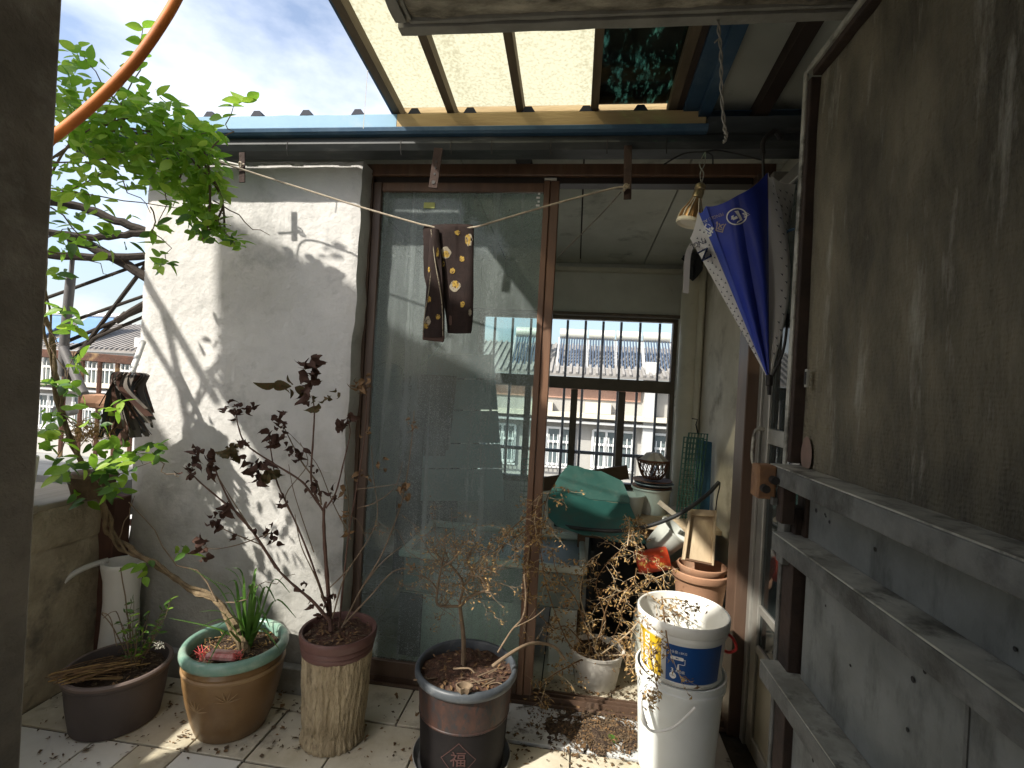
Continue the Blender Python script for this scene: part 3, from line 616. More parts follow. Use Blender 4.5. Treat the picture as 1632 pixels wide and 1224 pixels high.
MB().tube(bez([aY(586, 112, 1.5), aY(583, 150, 1.5), aY(579, 205, 1.5)], 5), .0012, 4).build('string', 'string_white', roof)

# ---- row of houses across the street
def far_row():
    fr = thing('far_house_row', 'long pale two-storey house row across the street', 'building', (0, 17, -9))
    YF = 16.0
    # upper balcony band, wall, eave
    for (x0, x1) in ((-30, -15.2), (-15.1, -3.1), (-3.0, 2.2), (2.3, 8.0), (8.1, 20)):
        MB().box(x0, x1, YF, YF+6, -9, 1.45).build('wall', 'far_wall', fr)
    for x in (-15.15, -3.05, 2.25, 8.05): MB().box(x-.17, x+.17, YF-.35, YF+.2, -9, 2.2).build('pier', 'far_wall_white', fr)
    MB().box(-30, 20, YF-.55, YF+.1, .38, .52).build('band', 'far_trim', fr); MB().box(-30, 20, YF-.45, YF+.1, .20, .28).build('band', 'far_wall_white', fr)
    MB().box(-30, 20, YF-.4, YF+.1, 1.46, 1.62).build('eave', 'far_wall_white', fr)
    for x0, x1 in ((-2.8, 2.0), (-14.5, -9)): MB().box(x0, x1, YF-.06, YF, .95, 1.4).build('brick_band', 'far_brick', fr)
    rf = MB().hexa([(-30,YF-.6,1.64),(20,YF-.6,1.64),(20,YF+2.2,2.75),(-30,YF+2.2,2.75),(-30,YF-.6,1.72),(20,YF-.6,1.72),(20,YF+2.2,2.83),(-30,YF+2.2,2.83)]).build('roof', 'far_roof', fr)
    tb = MB()
    for i in range(250):
        x = -30 + .2*i; tb.bar((x, YF-.62, 1.74), (x, YF+2.2, 2.85), .075, .07)
    tag(tb.build('roof_tile_rows', 'far_roof_tile', rf), kind='stuff')
    # windows: two storeys
    for zt, zb in ((.0, -1.15), (-2.6, -4.0), (-5.2, -6.6), (1.42, .35)):
        for i in range(26):
            x = -29 + i*1.85
            if zt > .2 and not (x < -14): continue
            if zt > .2: x0, x1 = x, x+1.6
            else: x0, x1 = x, x+1.25
            wdw = MB().box(x0, x1, YF-.05, YF+.02, zb, zt).build('window', 'far_glass', fr)
            f = MB()
            for k in range(4): xx = x0 + (x1-x0)*k/3; f.box(xx-.035, xx+.035, YF-.11, YF-.052, zb, zt)
            for zz in (zb, zt, zb+(zt-zb)*.62): f.box(x0, x1, YF-.115, YF-.112+.055, zz-.035, zz+.035)
            for k in range(9): xx = x0 + (x1-x0)*(k+.5)/9; f.box(xx-.012, xx+.012, YF-.2, YF-.18, zb-.1, zt-.2)
            f.box(x0-.05, x1+.05, YF-.2, YF-.18, zb-.1, zb-.05)
            f.build('window_frame', 'far_frame', wdw)
    # balcony clutter
    for x in (-1.5, .3, 4.0, 6.0): MB().box(x, x+.8, YF-.3, YF-.02, .53, rnd(.7, .95)).build('balcony_box', 'far_trim' if x < 1 else 'far_wall_white', fr)
far_row()
def heater(x, w_, label, blue=False):
    h = thing('solar_water_heater', label, 'water heater', (x, 16.6, 1.9), 'solar water heaters on the far roof')
    y0, z0, y1, z1 = 16.0, 1.95, 17.0, 2.95
    if blue:
        MB().hexa([(x,y0-.3,z0-.1),(x+w_,y0-.3,z0-.1),(x+w_,y1,z1),(x,y1,z1),(x,y0-.3,z0-.04),(x+w_,y0-.3,z0-.04),(x+w_,y1,z1+.06),(x,y1,z1+.06)]).build('panel', 'solar_panel', h)
        MB().tube([(x-.05,y1,z1+.1),(x+w_+.05,y1,z1+.1)], .09, 8).build('tank', 'solar_frame', h); return
    MB().tube([(x-.02, y1, z1+.14), (x+w_+.02, y1, z1+.14)], .17, 14).build('tank', 'solar_tank', h, smooth=True)
    n = max(6, int(w_/.085))
    for i in range(n):
        xx = x + w_*(i+.5)/n; MB().tube([(xx, y0, z0), (xx, y1, z1+.08)], .026, 6).build('tube', 'solar_tube', h)
    for xx in (x-.04, x+w_+.04): MB().bar((xx, y0-.05, z0-.1), (xx, y1, z1), .05, .05).build('frame', 'solar_frame', h)
    MB().bar((x-.05, y0-.02, z0-.02), (x+w_+.05, y0-.02, z0-.02), .05, .06).build('foot_rail', 'solar_frame', h)
mat('solar_panel', (.10,.19,.33), (.13,.23,.38), scale=1, rough=.3)
for i, (pa, pb) in enumerate(((893, 934), (939, 978), (983, 1020), (1026, 1066))):
    xa_, xb_ = aY(pa, 545, 17).x, aY(pb, 545, 17).x
    heater(xa_, xb_-xa_, ('leftmost', 'second', 'third', 'rightmost')[i] + ' of the four solar water heaters seen through window bars')
heater(-22.4, 3.1, 'broad blue solar panel on the far roof, left of the vine pole', True)
heater(-18.6, 1.35, 'blue solar panel on the far roof beside the white wall edge', True)
heater(-2.1, 1.1, 'solar water heater seen through the dusty sliding glass')
# chimney-like hood between the blue panels

# ================================================================== OBJECTS: doors at the right
def iron_door():
    d = thing('iron_door', 'rusty brown and grey sheet iron door swung open at right', 'door', (.5, .8, 0))
    xf = lambda y: .487 + (1.245 - y) * .012
    def strip(n, m, y0, y1, z0, z1, dx0, dx1, bev=.0015):
        a0, a1 = xf(y0), xf(y1)
        return MB().hexa([(a0+dx0,y0,z0),(a0+dx1,y0,z0),(a1+dx1,y1,z0),(a1+dx0,y1,z0),(a0+dx0,y0,z1),(a0+dx1,y0,z1),(a1+dx1,y1,z1),(a1+dx0,y1,z1)]).build(n, m, d, bevel=bev)
    H = .37; Ytop = 2.062
    # upper sheet, dented
    mb = MB(); ny, nz = 70, 60
    for k in range(nz+1):
        for j in range(ny+1):
            y = H + (1.212 - H)*j/ny; z = 1.15 + (2.036-1.15)*k/nz
            b = .006*noise.noise(Vector((y*4, z*2.2, 0))) + .003*noise.noise(Vector((y*12, z*5, 3))) + .0015*noise.noise(Vector((y*30, z*9, 8)))
            for (yy, zz, am, s2) in ((.86, 1.66, -.010, .0006), (.80, 1.60, .008, .0004), (.78, 1.69, -.008, .0004), (1.0, 1.58, .006, .001)):
                b += am*math.exp(-((y-yy)**2 + (z-zz)**2)/s2)
            mb.v.append(Vector((xf(y)+.024+b, y, z)))
    for k in range(nz):
        for j in range(ny):
            a = k*(ny+1)+j; mb.f.append((a, a+ny+1, a+ny+2, a+1))
    up = mb.build('upper_sheet', 'door_sheet', d, smooth=True)
    strip('back_sheet', 'rust_dark', H, 1.24, .02, 2.05, .036, .04, 0)
    strip('lower_sheet', 'door_steel', H, 1.15, .705, .962, .022, .026, 0); strip('lower_sheet', 'door_steel', H, 1.15, 1.005, 1.098, .022, .026, 0); strip('lower_sheet', 'door_steel', H, 1.17, .03, .655, .022, .026, 0)
    strip('stile', 'galv_bright', 1.232, 1.247, 1.07, 2.065, 0, .006); strip('stile_flange', 'rust_dark', 1.214, 1.2315, 1.1555, 2.036, .004, .034)
    strip('stile', 'galvanised', 1.225, 1.24, .02, 1.069, 0, .006); strip('stile_flange', 'rust_dark', 1.172, 1.2245, .02, 1.06, .004, .034)
    strip('stile_plate', 'rust_dark', 1.152, 1.1715, 1.0, 1.097, .016, .034)
    strip('stile_plate', 'galvanised', 1.190, 1.2245, .93, 1.058, -.012, .003)
    strip('top_rail', 'galv_bright', H, 1.2315, 2.052, 2.066, 0, .03); strip('top_rail_flange', 'rust_dark', H, 1.2135, 2.037, 2.0515, .006, .034)
    for (zt, h, pr, ys) in ((1.151, .042, .036, 1.222), (1.004, .040, .036, 1.19), (.702, .042, .036, 1.22)):
        strip('rail', 'galvanised', H, ys, zt-h, zt-.003, -pr, -pr+.004); strip('rail_flange', 'galv_bright', H, ys, zt-.0028, zt, -pr+.0005, .03, 0)
    random.seed(2)
    for _ in range(16):
        y, z = rnd(.5,1.12), random.choice((rnd(.2,.62), rnd(.74,.94), rnd(1.02,1.08))); r_ = rnd(.002,.005); MB().lathe((xf(y)+.0215, y, z), [(.0002,0),(r_,.0008),(r_,.001)], 8, tilt=Matrix.Rotation(R(-90), 3, 'Y'), cap=False).build('rivet_hole', 'black_iron', d)
    strip('weld_seam', 'galvanised', .705, .711, .705, .96, .020, .0218, 0); strip('weld_seam', 'galvanised', .84, .846, .03, .654, .020, .0218, 0)
    # latch box with bolt knobs
    lb = MB().box(.412, .452, 1.18, 1.226, 1.075, 1.150).build('latch_box', 'latch', d, bevel=.004)
    MB().box(.4525, .482, 1.150, 1.179, 1.03, 1.108).build('latch_bracket', 'rust_dark', lb, bevel=.003)
    for (x, z) in ((.425, 1.10), (.443, 1.12)): MB().tube([(x, 1.18, z), (x, 1.163, z)], .009, 12).build('bolt_knob', 'black_iron', lb)
    MB().box(.440, .450, 1.165, 1.179, 1.066, 1.082).build('latch_tongue', 'galvanised', lb)
    a = aX(1292, 603, .508); MB().box(.498, .503, a.y-.006, a.y+.006, a.z-.02, a.z+.02).build('keyhole_slot', 'galv_bright', up); MB().box(.4965, .4975, a.y-.003, a.y+.005, a.z-.014, a.z+.014).build('keyhole', 'black_iron', up)
    a = aX(1283, 725, .507)
    mat('pink_paint', (.24,.155,.12), (.17,.12,.09), scale=20, rough=.8)
    MB().add([(.5092, a.y+.026*math.cos(t)*(1 if math.sin(t) > 0 else 1.0), a.z+.04*max(math.sin(t), -.7)) for t in [2*math.pi*k/20 for k in range(20)]], [tuple(range(20))]).build('paint_patch', 'pink_paint', up)
iron_door()

def alu_door():
    d = thing('aluminium_door', 'narrow aluminium door with glass panes behind the iron door', 'door', (.7, 1.6, 0))
    X = .70
    MB().box(X-.012, X+.05, 1.985, 2.018, 0, 2.15).build('frame_post', 'aluminium', d, bevel=.002)
    MB().box(X-.004, X+.02, 1.925, 1.98, .01, 2.1).build('stile', 'aluminium', d, bevel=.003)
    MB().box(X-.004, X+.02, 1.28, 1.335, .01, 2.1).build('stile', 'aluminium', d, bevel=.003)
    zs = [.01, .385, .53, 1.14, 2.06]; 
    for z, h in ((.01, .06), (.375, .03), (.52, .03), (1.135, .055), (2.05, .05)): MB().box(X-.002, X+.018, 1.336, 1.924, z, z+h).build('rail', 'aluminium', d, bevel=.002)
    for z0, z1, m in ((.07, .375, 'alu_panel'), (.405, .52, 'door_glass'), (.55, 1.135, 'door_glass'), (1.19, 2.05, 'door_glass')):
        MB().box(X+.006, X+.010, 1.3365, 1.9235, z0+.0005, z1-.0005).build('pane' if 'glass' in m else 'panel', m, d)
    MB().tube(bez([(X-.004, 1.955, 1.185), (X-.035, 1.955, 1.178), (X-.042, 1.955, 1.12), (X-.038, 1.955, 1.06), (X-.012, 1.955, 1.03), (X-.004, 1.955, 1.028)], 5), .006, 8).build('handle', 'galv_bright', d, smooth=True)
alu_door()

# ================================================================== lettering
def text_mesh(body, size, bold=0):
    cu = bpy.data.curves.new('lettering', 'FONT'); cu.body = body; cu.size = size; cu.align_x = 'CENTER'; cu.align_y = 'CENTER'; cu.resolution_u = 3; cu.offset = bold
    o = bpy.data.objects.new('lettering', cu); COL.objects.link(o); dg = bpy.context.evaluated_depsgraph_get(); dg.update()
    me = bpy.data.meshes.new_from_object(o.evaluated_get(dg)); bpy.data.objects.remove(o); bpy.data.curves.remove(cu)
    vs_ = [v.co.copy() for v in me.vertices]; fs_ = [tuple(p.vertices) for p in me.polygons]; bpy.data.meshes.remove(me); return vs_, fs_
def print_on(name, body, size, fn, m, parent, rot=0, bold=0):
    v, f = text_mesh(body, size, bold); c, s = math.cos(rot), math.sin(rot)
    return MB().add([fn(p.x*c - p.y*s, p.x*s + p.y*c) for p in v], f).build(name, m, parent)
def shape_on(name, polys, fn, m, parent):
    mb = MB()
    for poly in polys: mb.add([fn(x, y) for x, y in poly], [tuple(range(len(poly)))])
    return mb.build(name, m, parent)

# ================================================================== hanging things
def umbrella():
    tip = aY(1226, 608, 1.575)
    u = thing('umbrella', 'half-open blue and white umbrella hanging tip down by the door', 'umbrella', tip)
    rim = [(1100,380,1.60), (1113,338,1.545), (1125,328,1.51), (1176,311,1.475), (1224,274,1.49), (1230,280,1.545), (1268,293,1.545), (1262,300,1.70), (1170,330,1.72)]
    P = [aY(*r) for r in rim]; mats = ['umbrella_white', 'umbrella_blue_light', 'umbrella_blue', 'umbrella_blue', 'umbrella_white', 'umbrella_grey', 'umbrella_grey', 'umbrella_blue', 'umbrella_blue']
    bul = [.004, .004, .016, .014, .03, .016, .01, .01, .01]
    pan = []
    for i in range(len(P)):
        a, b = P[i], P[(i+1) % len(P)]; mb = MB(); nu, nv = 8, 16
        ext = (a - tip).cross(b - tip).normalized()
        if ext.y > 0: ext = -ext
        if i > 5: ext = -ext
        for k in range(nv+1):
            t = k/nv
            for j in range(nu+1):
                s = j/nu; p = tip.lerp(a.lerp(b, s), t) + ext * bul[i] * math.sin(math.pi*s) * math.sin(math.pi*min(1, t*1.0)) * 1.3
                sag = Vector((0,0,-.010*math.sin(math.pi*s))) if t > .98 else Vector()
                bow = .016*math.sin(math.pi*t)*(1-s)*(-1 if i == 0 else 0)
                rb = Vector((.03*math.sin(math.pi*t**1.2)*(s if i == 4 else (1-s) if i == 5 else 0), 0, 0))
                mb.v.append(p + sag + rb + Vector((0, -.005*math.sin(s*5.5+i*2)*t*(1 if i in (2,3) else .2), 0)))
        for k in range(nv):
            for j in range(nu):
                q = k*(nu+1)+j; mb.f.append((q, q+1, q+nu+2, q+nu+1))
        pan.append((mb.build('canopy_panel', mats[i], u, smooth=True, angle=80), a, b, ext))
    MB().tube([tip+Vector((0,0,.02)), tip+Vector((0,0,-.012)), tip+Vector((.001,0,-.014)), tip+Vector((.002,0,-.04))], [.010, .010, .006, .005], 10).build('ferrule', 'black_iron', u, smooth=True)
    top = aY(1215, 262, 1.6); MB().tube([tip, tip.lerp(top, .5), top+Vector((0,0,.03))], .005, 6).build('shaft', 'black_iron', u)
    MB().tube(bez([top+Vector((0,0,.03)), top+Vector((0,0,.07)), top+Vector((.03,0,.10)), top+Vector((.05,0,.075))], 5), .008, 8).build('handle', 'black_iron', u, smooth=True)
    MB().tube(bez([aY(1256,500,1.56), aY(1248,560,1.55), tip], 4), .004, 5).build('strap', 'black_iron', u)
    # ribbon at the left rim
    rb = bez([aY(1104,388,1.595), aY(1097,405,1.585), aY(1095,430,1.585), aY(1094,455,1.585), aY(1093,467,1.58)], 5); mb = MB()
    for p in rb: mb.v += [p + Vector((-.009,0,0)), p + Vector((.009,.004,0)), p + Vector((.009,.0065,0)), p + Vector((-.009,.0025,0))]
    for i in range(len(rb)-1):
        for k in range(4): k2 = (k+1) % 4; mb.f.append((i*4+k, i*4+k2, i*4+4+k2, i*4+4+k))
    mb.build('ribbon', 'tag_white', u, smooth=True)
    mb = MB().tube(bez([aY(1248,378,1.535), aY(1256,368,1.53), aY(1266,365,1.53)], 4), .004, 5); mb.build('hook_loop', 'solar_panel', u)
    # small dark bird marks on the pale panels
    for i, du in ((0, (.28,.62,.9)), (5, (.2,.5,.8)), (4, (.25,.6))):
        o, a, b, ext = pan[i]; mb = MB(); me = o.data; vb = BASE[u.name]
        for r_ in range(22):
            t = .14 + r_*.038
            for q, s0 in enumerate(du):
                s = s0 + (.12 if r_ % 2 else 0)
                if s > .97 or t*((a-b).length) < (.012 if i != 4 else .004): continue
                k = t*16; k0 = min(15, int(k)); j = s*8; j0 = min(7, int(j)); fk, fj = k-k0, j-j0
                V = [me.vertices[(k0+dk)*9 + j0+dj].co for dk in (0,1) for dj in (0,1)]
                c = (V[0]*(1-fj)+V[1]*fj)*(1-fk) + (V[2]*(1-fj)+V[3]*fj)*fk + vb
                ex = (V[1]-V[0]).normalized(); ey = (V[2]-V[0]).normalized(); n = ex.cross(ey).normalized()
                if n.dot(c - CAM) > 0: n = -n
                c = c + n*.0022; sz = .0062
                mb.add([c - ex*sz + ey*sz*.5, c + ey*sz*.1, c + ex*sz*.2 + ey*sz, c - ey*sz*.8], [(0,3,1), (1,3,2)])
        mb.build('bird_print', 'ink_dark', o)
    # logo and lettering on the blue panel (upside down, since the umbrella hangs tip down)
    def on(cx_, cy_, ang, scale):
        c, s = math.cos(ang), math.sin(ang)
        def fn(x, y):
            px = cx_ + (x*c - y*s)*scale; py = cy_ - (x*s + y*c)*scale
            q = aY(px, py, 1.455 + .02*(abs(px-1176)/50)**1.3)
            return q
        return fn
    base = pan[2][0]; base3 = pan[3][0]
    # keep the print close above the cloth: measure the panel there
    from mathutils.bvhtree import BVHTree
    vs_, fs_ = [], []
    for o_, *_ in pan[:4]:
        n0 = len(vs_); vs_ += [v.co + BASE[u.name] for v in o_.data.vertices]; fs_ += [tuple(i+n0 for i in p.vertices) for p in o_.data.polygons]
    bv = BVHTree.FromPolygons(vs_, fs_)
    def onp(cx_, cy_, ang, scale, sx=1):
        c, s = math.cos(ang), math.sin(ang)
        def fn(x, y):
            x *= sx
            d = ray(cx_ + (x*c - y*s)*scale, cy_ - (x*s + y*c)*scale).normalized(); h = bv.ray_cast(CAM, d)
            return (h[0] - d*.0025) if h[0] is not None else CAM + d*1.52
        return fn
    fn = onp(1174, 345, R(190), 1.0, 1.05)
    ring = []; n = 36
    for k in range(n):
        a0, a1 = 2*math.pi*k/n, 2*math.pi*(k+1)/n
        ring.append([(16*math.cos(a0), 13.5*math.sin(a0)), (16*math.cos(a1), 13.5*math.sin(a1)), (14*math.cos(a1), 11.6*math.sin(a1)), (14*math.cos(a0), 11.6*math.sin(a0))])
    shape_on('logo_ring', ring, fn, 'ink_white', base)
    shape_on('logo_mark', [[(-4,-9),(-8,7),(2,11),(0,8),(-4,6),(-2,0),(2,-9)], [(-2,3),(6,5),(8,2),(0,-1)], [(5,1),(9,4),(8,-2),(4,-3)], [(-21,0),(-12,4.5),(-10,2.5)], [(-20,-2),(-12,1),(-10,-1)], [(-18,-4),(-10,-1.5),(-9,-3.5)]], fn, 'ink_white', base)
    print_on('lettering', '凤', 17, onp(1148, 361, R(165), 1.0), 'ink_dim', base, bold=.3)
    print_on('lettering', '铝', 19, onp(1129, 366, R(148), 1.0), 'ink_white', pan[1][0], bold=.5)
    print_on('lettering', 'FENGLU', 7, onp(1141, 345, R(200), 1.0), 'ink_dim', base)
    print_on('lettering', 'ALU', 7, onp(1122, 354, R(215), 1.0), 'ink_cream', pan[1][0])
    print_on('lettering', 'N', 26, onp(1124, 405, R(118), 1.0), 'ink_blue', pan[0][0], bold=.1)
    print_on('lettering', 'FNGL', 11, onp(1113, 388, R(205), 1.0), 'ink_dark', pan[0][0])
umbrella()

def hanging_lamp():
    a, b = aY(1118, 293, 1.74), aY(1097, 358, 1.74)
    l = thing('reflector_bulb', 'dusty reflector bulb with ribbed metal body hanging from wires', 'lamp', a)
    ax = (b-a).normalized(); q = Vector((0,0,-1)).rotation_difference(ax).to_matrix(); L = (b-a).length
    def lat(n, prof, m): 
        mb = MB(); mb.lathe(a, [(r, -z) for r, z in prof], 28, tilt=q); return mb.build(n, m, l, smooth=True, fix=True)
    lat('socket', [(.001,-.002),(.011,0),(.017,.006),(.018,.018),(.014,.022),(.017,.026),(.017,.05),(.001,.051)], 'chrome_old')
    lat('cone', [(.001,.052),(.014,.052),(.020,.07),(.032,.10),(.036,L-.014),(.001,L-.013)], 'lamp_rib')
    lat('rim', [(.030,L-.016),(.042,L-.014),(.043,L-.004),(.040,L),(.036,L-.002),(.030,L-.006)], 'lamp_white')
    lat('lens', [(.001,L-.004),(.035,L-.006),(.035,L-.010),(.001,L-.0095)], 'lamp_white')
    for k in range(16):
        t = 2*math.pi*k/16
        pts = [a + q @ Vector((r*math.cos(t), r*math.sin(t), -z)) for r, z in ((.016,.054),(.024,.075),(.037,.102),(.041,L-.016))]
        MB().tube(pts, .0022, 4).build('cooling_fin', 'lamp_white' if k % 3 else 'lamp_rib', l)
    t0 = aY(1124, 242, 1.78)
    for dx in (-.006, .005): MB().tube(bez([a, a+Vector((dx, .0, .035)), a+Vector((-dx*1.5, .01, .07)), t0], 5), .0018, 5).build('wire', 'wire_grey', l)
    MB().tube(bez([aY(1058,262,1.8), aY(1090,245,1.79), t0, aY(1148,240,1.79), aY(1215,255,1.8)], 6), .003, 5).build('cable', 'wire_black', l)
    MB().tube(bez([t0, aY(1135,248,1.78), aY(1136,262,1.79)], 5), .003, 5).build('cable', 'wire_black', l)
hanging_lamp()

def twisted_wire():
    ax = bez([(aY(1142,-8,1.25)), aY(1145,40,1.25), aY(1149,90,1.25), aY(1150,150,1.25), aY(1155,205,1.25), aY(1158,214,1.25), aY(1154,227,1.25)], 14)
    t = thing('twisted_wire', 'twisted pair of old wire hanging from the concrete slab', 'wire', ax[0])
    for ph in (0, math.pi):
        MB().tube([p + Vector((math.cos(i*.55+ph), math.sin(i*.55+ph), 0))*.0028 for i, p in enumerate(ax)], .0021, 5).build('strand', 'wire_grey', t)
    k = aY(1143, 64, 1.248); MB().tube([k+Vector((-.006,0,-.006)), k, k+Vector((.006,0,.006)), k+Vector((.01,0,-.004))], .0022, 4).build('knot', 'wire_grey', t)
twisted_wire()

# flat steel straps carrying the clothes line
def strap(px0, py0, px1, py1, Y, wpx, label, holes):
    a, b = aY(px0, py0, Y), aY(px1, py1, Y)
    s_ = thing('steel_strap', label, 'bracket', b, 'rusty steel straps under the gutter')
    MB().bar(a, b, wpx*Y/F, .005, up=(0,1,0)).build('plate', 'rust_strap', s_, bevel=.001)
    for t in holes:
        p = a.lerp(b, t); MB().tube([p + Vector((0,-.0045,0)), p + Vector((0,-.0027,0))], .0042 if t < .85 else .007, 10).build('hole', 'black_iron', s_)
strap(699, 236, 690, 300, 1.795, 15, 'perforated steel strap hanging above the sliding glass', (.35,.5,.65,.86))
strap(1001, 232, 1000, 318, 1.795, 12, 'plain rusty steel strap where the clothes line is tied', ())
strap(386, 243, 386, 291, 1.80, 11, 'short dark steel strap in front of the white wall', ())

def clothes_line():
    cl = thing('clothes_line', 'grey rope clothes line sagging across the sliding door', 'rope', aY(690, 358, 1.78))
    L_ = [aY(225,212,1.55), aY(300,242,1.66), aY(386,270,1.77), aY(480,300,1.78), aY(575,330,1.78), aY(672,358,1.78)]
    pts = bez(L_, 6) + bez([aY(678,359,1.78), aY(715,366,1.78), aY(756,362,1.78)], 4) + bez([aY(762,361,1.78), aY(880,326,1.78), aY(970,302,1.78), aY(996,298,1.783)], 6)
    MB().tube(pts, .0034, 6).build('line', 'rope', cl, smooth=True)
    k = aY(998, 300, 1.785); MB().tube([k + Vector((.010*math.cos(t), -.008+.010*math.sin(t*.5), .009*math.sin(t*1.3))) for t in [i*.5 for i in range(26)]], .0032, 5).build('knot', 'rope', cl)
    MB().tube(bez([aY(990,306,1.79), aY(950,350,1.9), aY(890,409,2.035)], 6), .0022, 5).build('tail', 'rope_dark', cl)
    k = aY(386, 264, 1.785); MB().tube([k + Vector((.010*math.cos(t), -.006+.012*math.sin(t*.7), .008*math.sin(t))) for t in [i*.5 for i in range(22)]], .0032, 5).build('knot', 'rope', cl)
    MB().tube(bez([k, aY(360,258,1.77), aY(335,252,1.76)], 4), .004, 5).build('rope_end', 'string_white', cl)
clothes_line()

def trousers():
    t = thing('trousers', "child's dark brown trousers with yellow print hung on the rope", 'trousers', aY(715, 365, 1.78))
    def leg(rows, depth, y, name):
        mb = MB(); n = 14; R_ = []
        for i, (xl, xr, py) in enumerate(rows):
            a, b = aY(xl, py, y), aY(xr, py, y); c = (a+b)/2; hw = (b-a).length/2
            ring = []
            for k in range(n):
                an = 2*math.pi*k/n; ca, sa = math.cos(an), math.sin(an)
                x = hw*math.copysign(abs(ca)**.7, ca); dy = depth*sa*(1+.35*math.sin(k*1.9+i*.5)) * (.45 if i == 0 else 1)
                ring.append(c + (b-a).normalized()*x + Vector((0, dy + .003*math.sin(i*.9+k), 0)))
            R_.append(ring); mb.v += ring
        for i in range(len(rows)-1):
            for k in range(n): k2 = (k+1) % n; mb.f.append((i*n+k, i*n+k2, (i+1)*n+k2, (i+1)*n+k))
        mb.f.append(tuple(range(n))); mb.f.append(tuple((len(rows)-1)*n+k for k in range(n))[::-1])
        return mb.build(name, 'cloth_brown', t, smooth=True, fix=True, angle=75)
    body = leg([(676,740,360),(674,741,364),(674,741,372),(675,741,390),(675,741,412),(676,740,440),(680,738,458)], .006, 1.787, 'waist')
    rl = leg([(688,753,358),(688,755,363),(688,755,372),(690,755,390),(692,755,412),(695,755,432),(699,755,455),(703,755,470),(707,754,485),(710,754,500),(712,753,515),(713,752,527),(713.5,751,531)], .0115, 1.782, 'leg')
    ll = leg([(686,700,366),(684,701,385),(683,704,410),(681,706,440),(679,708,470),(677,709,500),(675,709,525),(673,708,538)], .011, 1.758, 'leg')
    MB().bar(aY(674,536,1.757), aY(708,540,1.757), .012, .026, up=(0,0,1)).build('hem', 'cloth_edge', ll, bevel=.004)
    MB().tube(bez([aY(687,366,1.748), aY(694,420,1.744), aY(704,480,1.744), aY(706,535,1.745)], 6), .0022, 5).build('seam', 'cloth_cream', ll)
    MB().tube(bez([aY(690,400,1.748), aY(684,460,1.746), aY(677,500,1.746), aY(674,533,1.746)], 6), .0018, 5).build('seam', 'cloth_cream', ll)
    def blob(px, py, rx, ry, m, par, y, seed):
        random.seed(seed); n = 14
        def hit(x, q):
            d = ray(x, q).normalized(); h = BV[par.name].ray_cast(CAM, d); return (h[0] - d*(.0012 + seed % 10*.00015)) if h[0] is not None else None
        ring = [hit(px + rx*math.cos(2*math.pi*k/n)*rnd(.75,1.15), py + ry*math.sin(2*math.pi*k/n)*rnd(.75,1.15)) for k in range(n)]; ring = [p for p in ring if p is not None]; c = hit(px, py)
        if c is None or len(ring) < 5: return
        MB().add([c] + ring, [(0, 1+k, 1+(k+1) % len(ring)) for k in range(len(ring))]).build('print_patch', m, par)
    fy = 1.7605; from mathutils.bvhtree import BVHTree; BV = {}
    for o_ in (body, rl, ll): BV[o_.name] = BVHTree.FromPolygons([v.co + BASE[t.name] for v in o_.data.vertices], [tuple(p.vertices) for p in o_.data.polygons])
    for i, (px, py, rx, ry, m) in enumerate(((711,403,8,10,'cloth_cream'),(711,405,6,6,'cloth_yellow'),(747,382,6,11,'cloth_cream'),(746,382,4.5,10,'cloth_yellow'),(729,371,5,4,'cloth_yellow'),(736,412,4.5,5,'cloth_yellow'),
            (725,456,9,9,'cloth_cream'),(726,453,6,7,'cloth_yellow'),(721,432,5,5,'cloth_yellow'),(706,421,3,5,'cloth_yellow'))):
        blob(px, py, rx, ry, m, rl, fy - .0007*i - .0005, i)
    for i, (px, py, rx, ry, m) in enumerate(((737,485,4,5,'cloth_yellow'),(749,498,3,6,'cloth_cream'),(718,510,3,9,'cloth_edge'))): blob(px, py, rx, ry, m, rl, 1.762-.0006*i, 30+i)
    for i, (px, py, rx, ry, m) in enumerate(((682,424,5,9,'cloth_cream'),(682,430,4,5,'cloth_yellow'),(681,512,5,8,'cloth_cream'),(679,519,4,5,'cloth_yellow'),(698,505,4,4,'cloth_yellow'),(684,477,3.5,5,'cloth_yellow'),(697,402,2.5,8,'cloth_yellow'))): blob(px, py, rx, ry, m, ll, 1.7395-.0006*i, 50+i)
    random.seed(11)
trousers()

oh = thing('orange_hose', 'orange plastic hose curving across the top left sky', 'hose', aY(200, 120, .9))
MB().tube(bez([aY(300,-40,.92), aY(268,22,.9), aY(215,98,.88), aY(150,165,.86), aY(80,222,.84), aY(20,262,.80)], 10), .0098, 14).build('hose_body', 'orange', oh, smooth=True)

# ================================================================== drain pipes in the shed
pp = thing('drain_pipe', 'thick cream plastic drain pipe in the shed corner', 'pipe', aY(1078, 800, 3.42))
a, b = aY(1103, 425, 3.42), aY(1068, 800, 3.42); ax_ = (a.x+b.x)/2
MB().tube([(a.x+.01, 3.42, 0), (a.x+.01, 3.42, 2.17)], .066, 20).build('pipe_body', 'pvc', pp, smooth=True)
z = aY(1080, 640, 3.42).z
for dz in (-.05, 0, .05): MB().tube([(a.x+.01, 3.42, z+dz-.02), (a.x+.01, 3.42, z+dz+.02)], .0715, 20).build('collar', 'pvc', pp, smooth=True)
tp = thing('thin_pipe', 'thin pale pipe running down beside the thick drain pipe', 'pipe', (.775, 3.4, 0))
MB().tube([(.772, 3.36, .5), (.772, 3.36, 2.15)], .022, 12).build('pipe_body', 'pvc', tp, smooth=True)
dk = thing('black_rag', 'black rag hanging where pipe meets ceiling', 'rag', (.72, 3.25, 2.1))
mb = MB(); mb.lathe((.70, 3.32, 2.07), [(.002,-.05),(.03,-.02),(.05,.02),(.04,.07),(.07,.11)], 14, wob=1.1); mb.build('rag_cloth', 'dark_stuff', dk, smooth=True)

